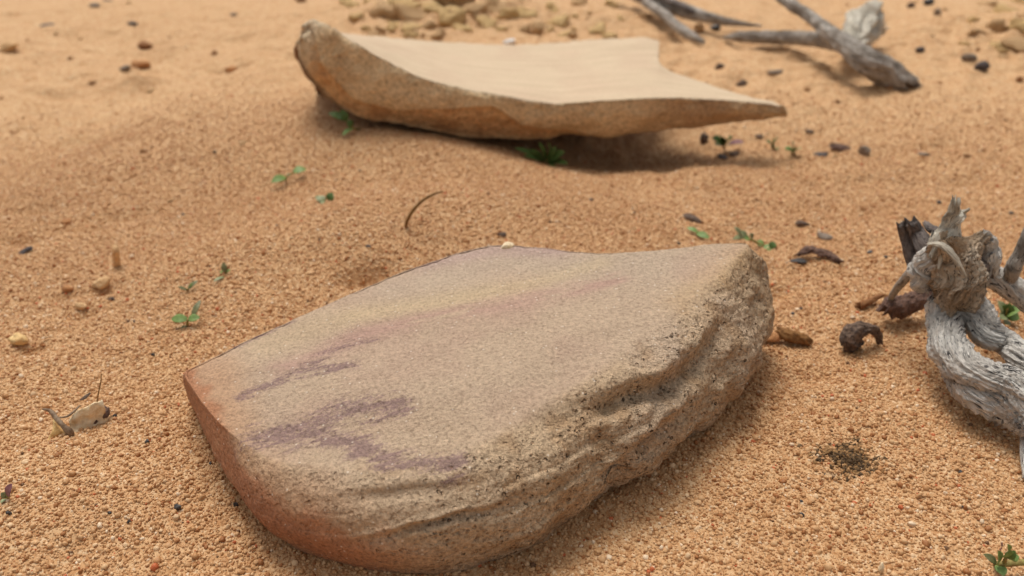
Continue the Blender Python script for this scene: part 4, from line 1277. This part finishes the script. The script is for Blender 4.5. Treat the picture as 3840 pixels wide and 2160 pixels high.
plant('weed', 'green weed with a thick stem in the bottom right corner', 3735, 2115,
      [(3740, 2115, .004, 3742, 2066, .009, 32, 'leaf'), (3736, 2112, .004, 3688, 2078, .007, 22, 'leaf_olive'), (3742, 2120, .003, 3764, 2160, .003, 30, 'leaf'), (3772, 2090, .008, 3792, 2064, .011, 30, 'leaf'),
       (3776, 2092, .008, 3808, 2066, .011, 24, 'leaf_dark'), (3790, 2092, .008, 3822, 2088, .009, 24, 'leaf'), (3748, 2060, .009, 3752, 2034, .013, 14, 'leaf_purple'), (3780, 2070, .010, 3778, 2040, .014, 18, 'leaf')],
      [[(3738, 2124, -.001, 12), (3745, 2116, .003, 12), (3800, 2112, .004, 12), (3870, 2106, .004, 12)], [(3765, 2114, .003, 8), (3772, 2092, .008, 6)]], 'weed')
plant('sprout', 'small purple leaf sprout at the lower left edge', 26, 1870,
      [(30, 1862, .002, 46, 1814, .0062, 27, 'leaf_purple'), (28, 1862, .001, 4, 1848, .003, 20, 'leaf_grey'), (22, 1872, .0005, 2, 1886, .0005, 14, 'leaf_grey')], [[(28, 1878, -.001, 5), (30, 1860, .002, 5)]])

# ------------------------------------------------------------------ papery husk on the left
p = ground_px(260, 1590)
hk = thing('papery_husk', 'curled pale papery seed husk with a hooked stalk, lower left', 'husk', p)
z0 = p[2]
def shell(name, A, Bp, mat, wob=.0006, seed=0, thick=.0004, nv=18):
    a = catmull([on_z(x, y, z0 + h) for x, y, h in A], 30); b = catmull([on_z(x, y, z0 + h) for x, y, h in Bp], 30)
    t = np.linspace(0, 1, nv)[None, :, None]
    G = a[:, None] * (1 - t) + b[:, None] * t
    G[..., 2] -= .0022 * np.sin(np.pi * t[..., 0]) * np.ones((30, 1))
    nn = grid_normals(G, False)
    G = G + nn * (wob * fbm(G, .004, 2, seed))[..., None]
    lo = G - nn * thick
    V = np.concatenate([G.reshape(-1, 3), lo.reshape(-1, 3)]); q = grid_quads(30, nv, False); k = 30 * nv
    per = list(range(nv)) + [i * nv + nv - 1 for i in range(1, 30)] + [29 * nv + j for j in range(nv - 2, -1, -1)] + [i * nv for i in range(28, 0, -1)]
    per = np.array(per); nx = np.roll(per, -1)
    Q = np.concatenate([q, q[:, ::-1] + k, np.stack([per, nx, nx + k, per + k], -1)])
    me = mesh_from(name, V - p, Q)
    bm = bmesh.new(); bm.from_mesh(me); bmesh.ops.recalc_face_normals(bm, faces=bm.faces); bm.to_mesh(me); bm.free()
    shade(me)
    return put(name, me, mat, hk)
shell('shell', [(255, 1575, .0045), (285, 1545, .0070), (330, 1518, .0085), (384, 1500, .0085)], [(255, 1645, .0000), (300, 1630, .0000), (350, 1600, .0005), (392, 1562, .0015)], M['husk'], .0026, 5)
shell('flap', [(203, 1566, .0054), (194, 1610, .0034), (182, 1645, .0018), (160, 1680, .0008)], [(266, 1604, .0036), (266, 1630, .0020), (252, 1654, .0006), (218, 1684, -.0004)], M['huskyellow'], .0018, 9)
px_tube('stalk', [(160, 1534, z0 + .0085, 3), (190, 1542, z0 + .0080, 7), (214, 1572, z0 + .0065, 9), (240, 1600, z0 + .0048, 10), (262, 1622, z0 + .0028, 13), (262, 1640, z0 + .0008, 8)],
        M['huskstalk'], hk, p, segs=50, ring=14, ridge=.12, lump=.1)
px_tube('rim', [(222, 1566, z0 + .0052, 3), (250, 1562, z0 + .0060, 4), (275, 1545, z0 + .0068, 4), (300, 1520, z0 + .0076, 3)], M['huskstalk'], hk, p, segs=30, ring=10, ridge=.1)
px_tube('dark_tip', [(352, 1590, z0 + .0010, 6), (372, 1566, z0 + .0022, 12), (392, 1548, z0 + .0030, 15), (400, 1530, z0 + .0035, 8)], M['redbark'], hk, p, segs=30, ring=18, ridge=.3, lump=.4)
px_tube('bristle', [(364, 1506, z0 + .0080, 2.5), (370, 1470, z0 + .0110, 2.2), (378, 1430, z0 + .0140, 2), (380, 1402, z0 + .0160, 1)], M['stalk'], hk, p, segs=24, ring=8, ridge=.05)
px_tube('scale', [(300, 1500, z0 + .0080, 3), (318, 1490, z0 + .0088, 8), (338, 1474, z0 + .0096, 4)], M['bark'], hk, p, segs=20, ring=12, ridge=.1, flat=.4)
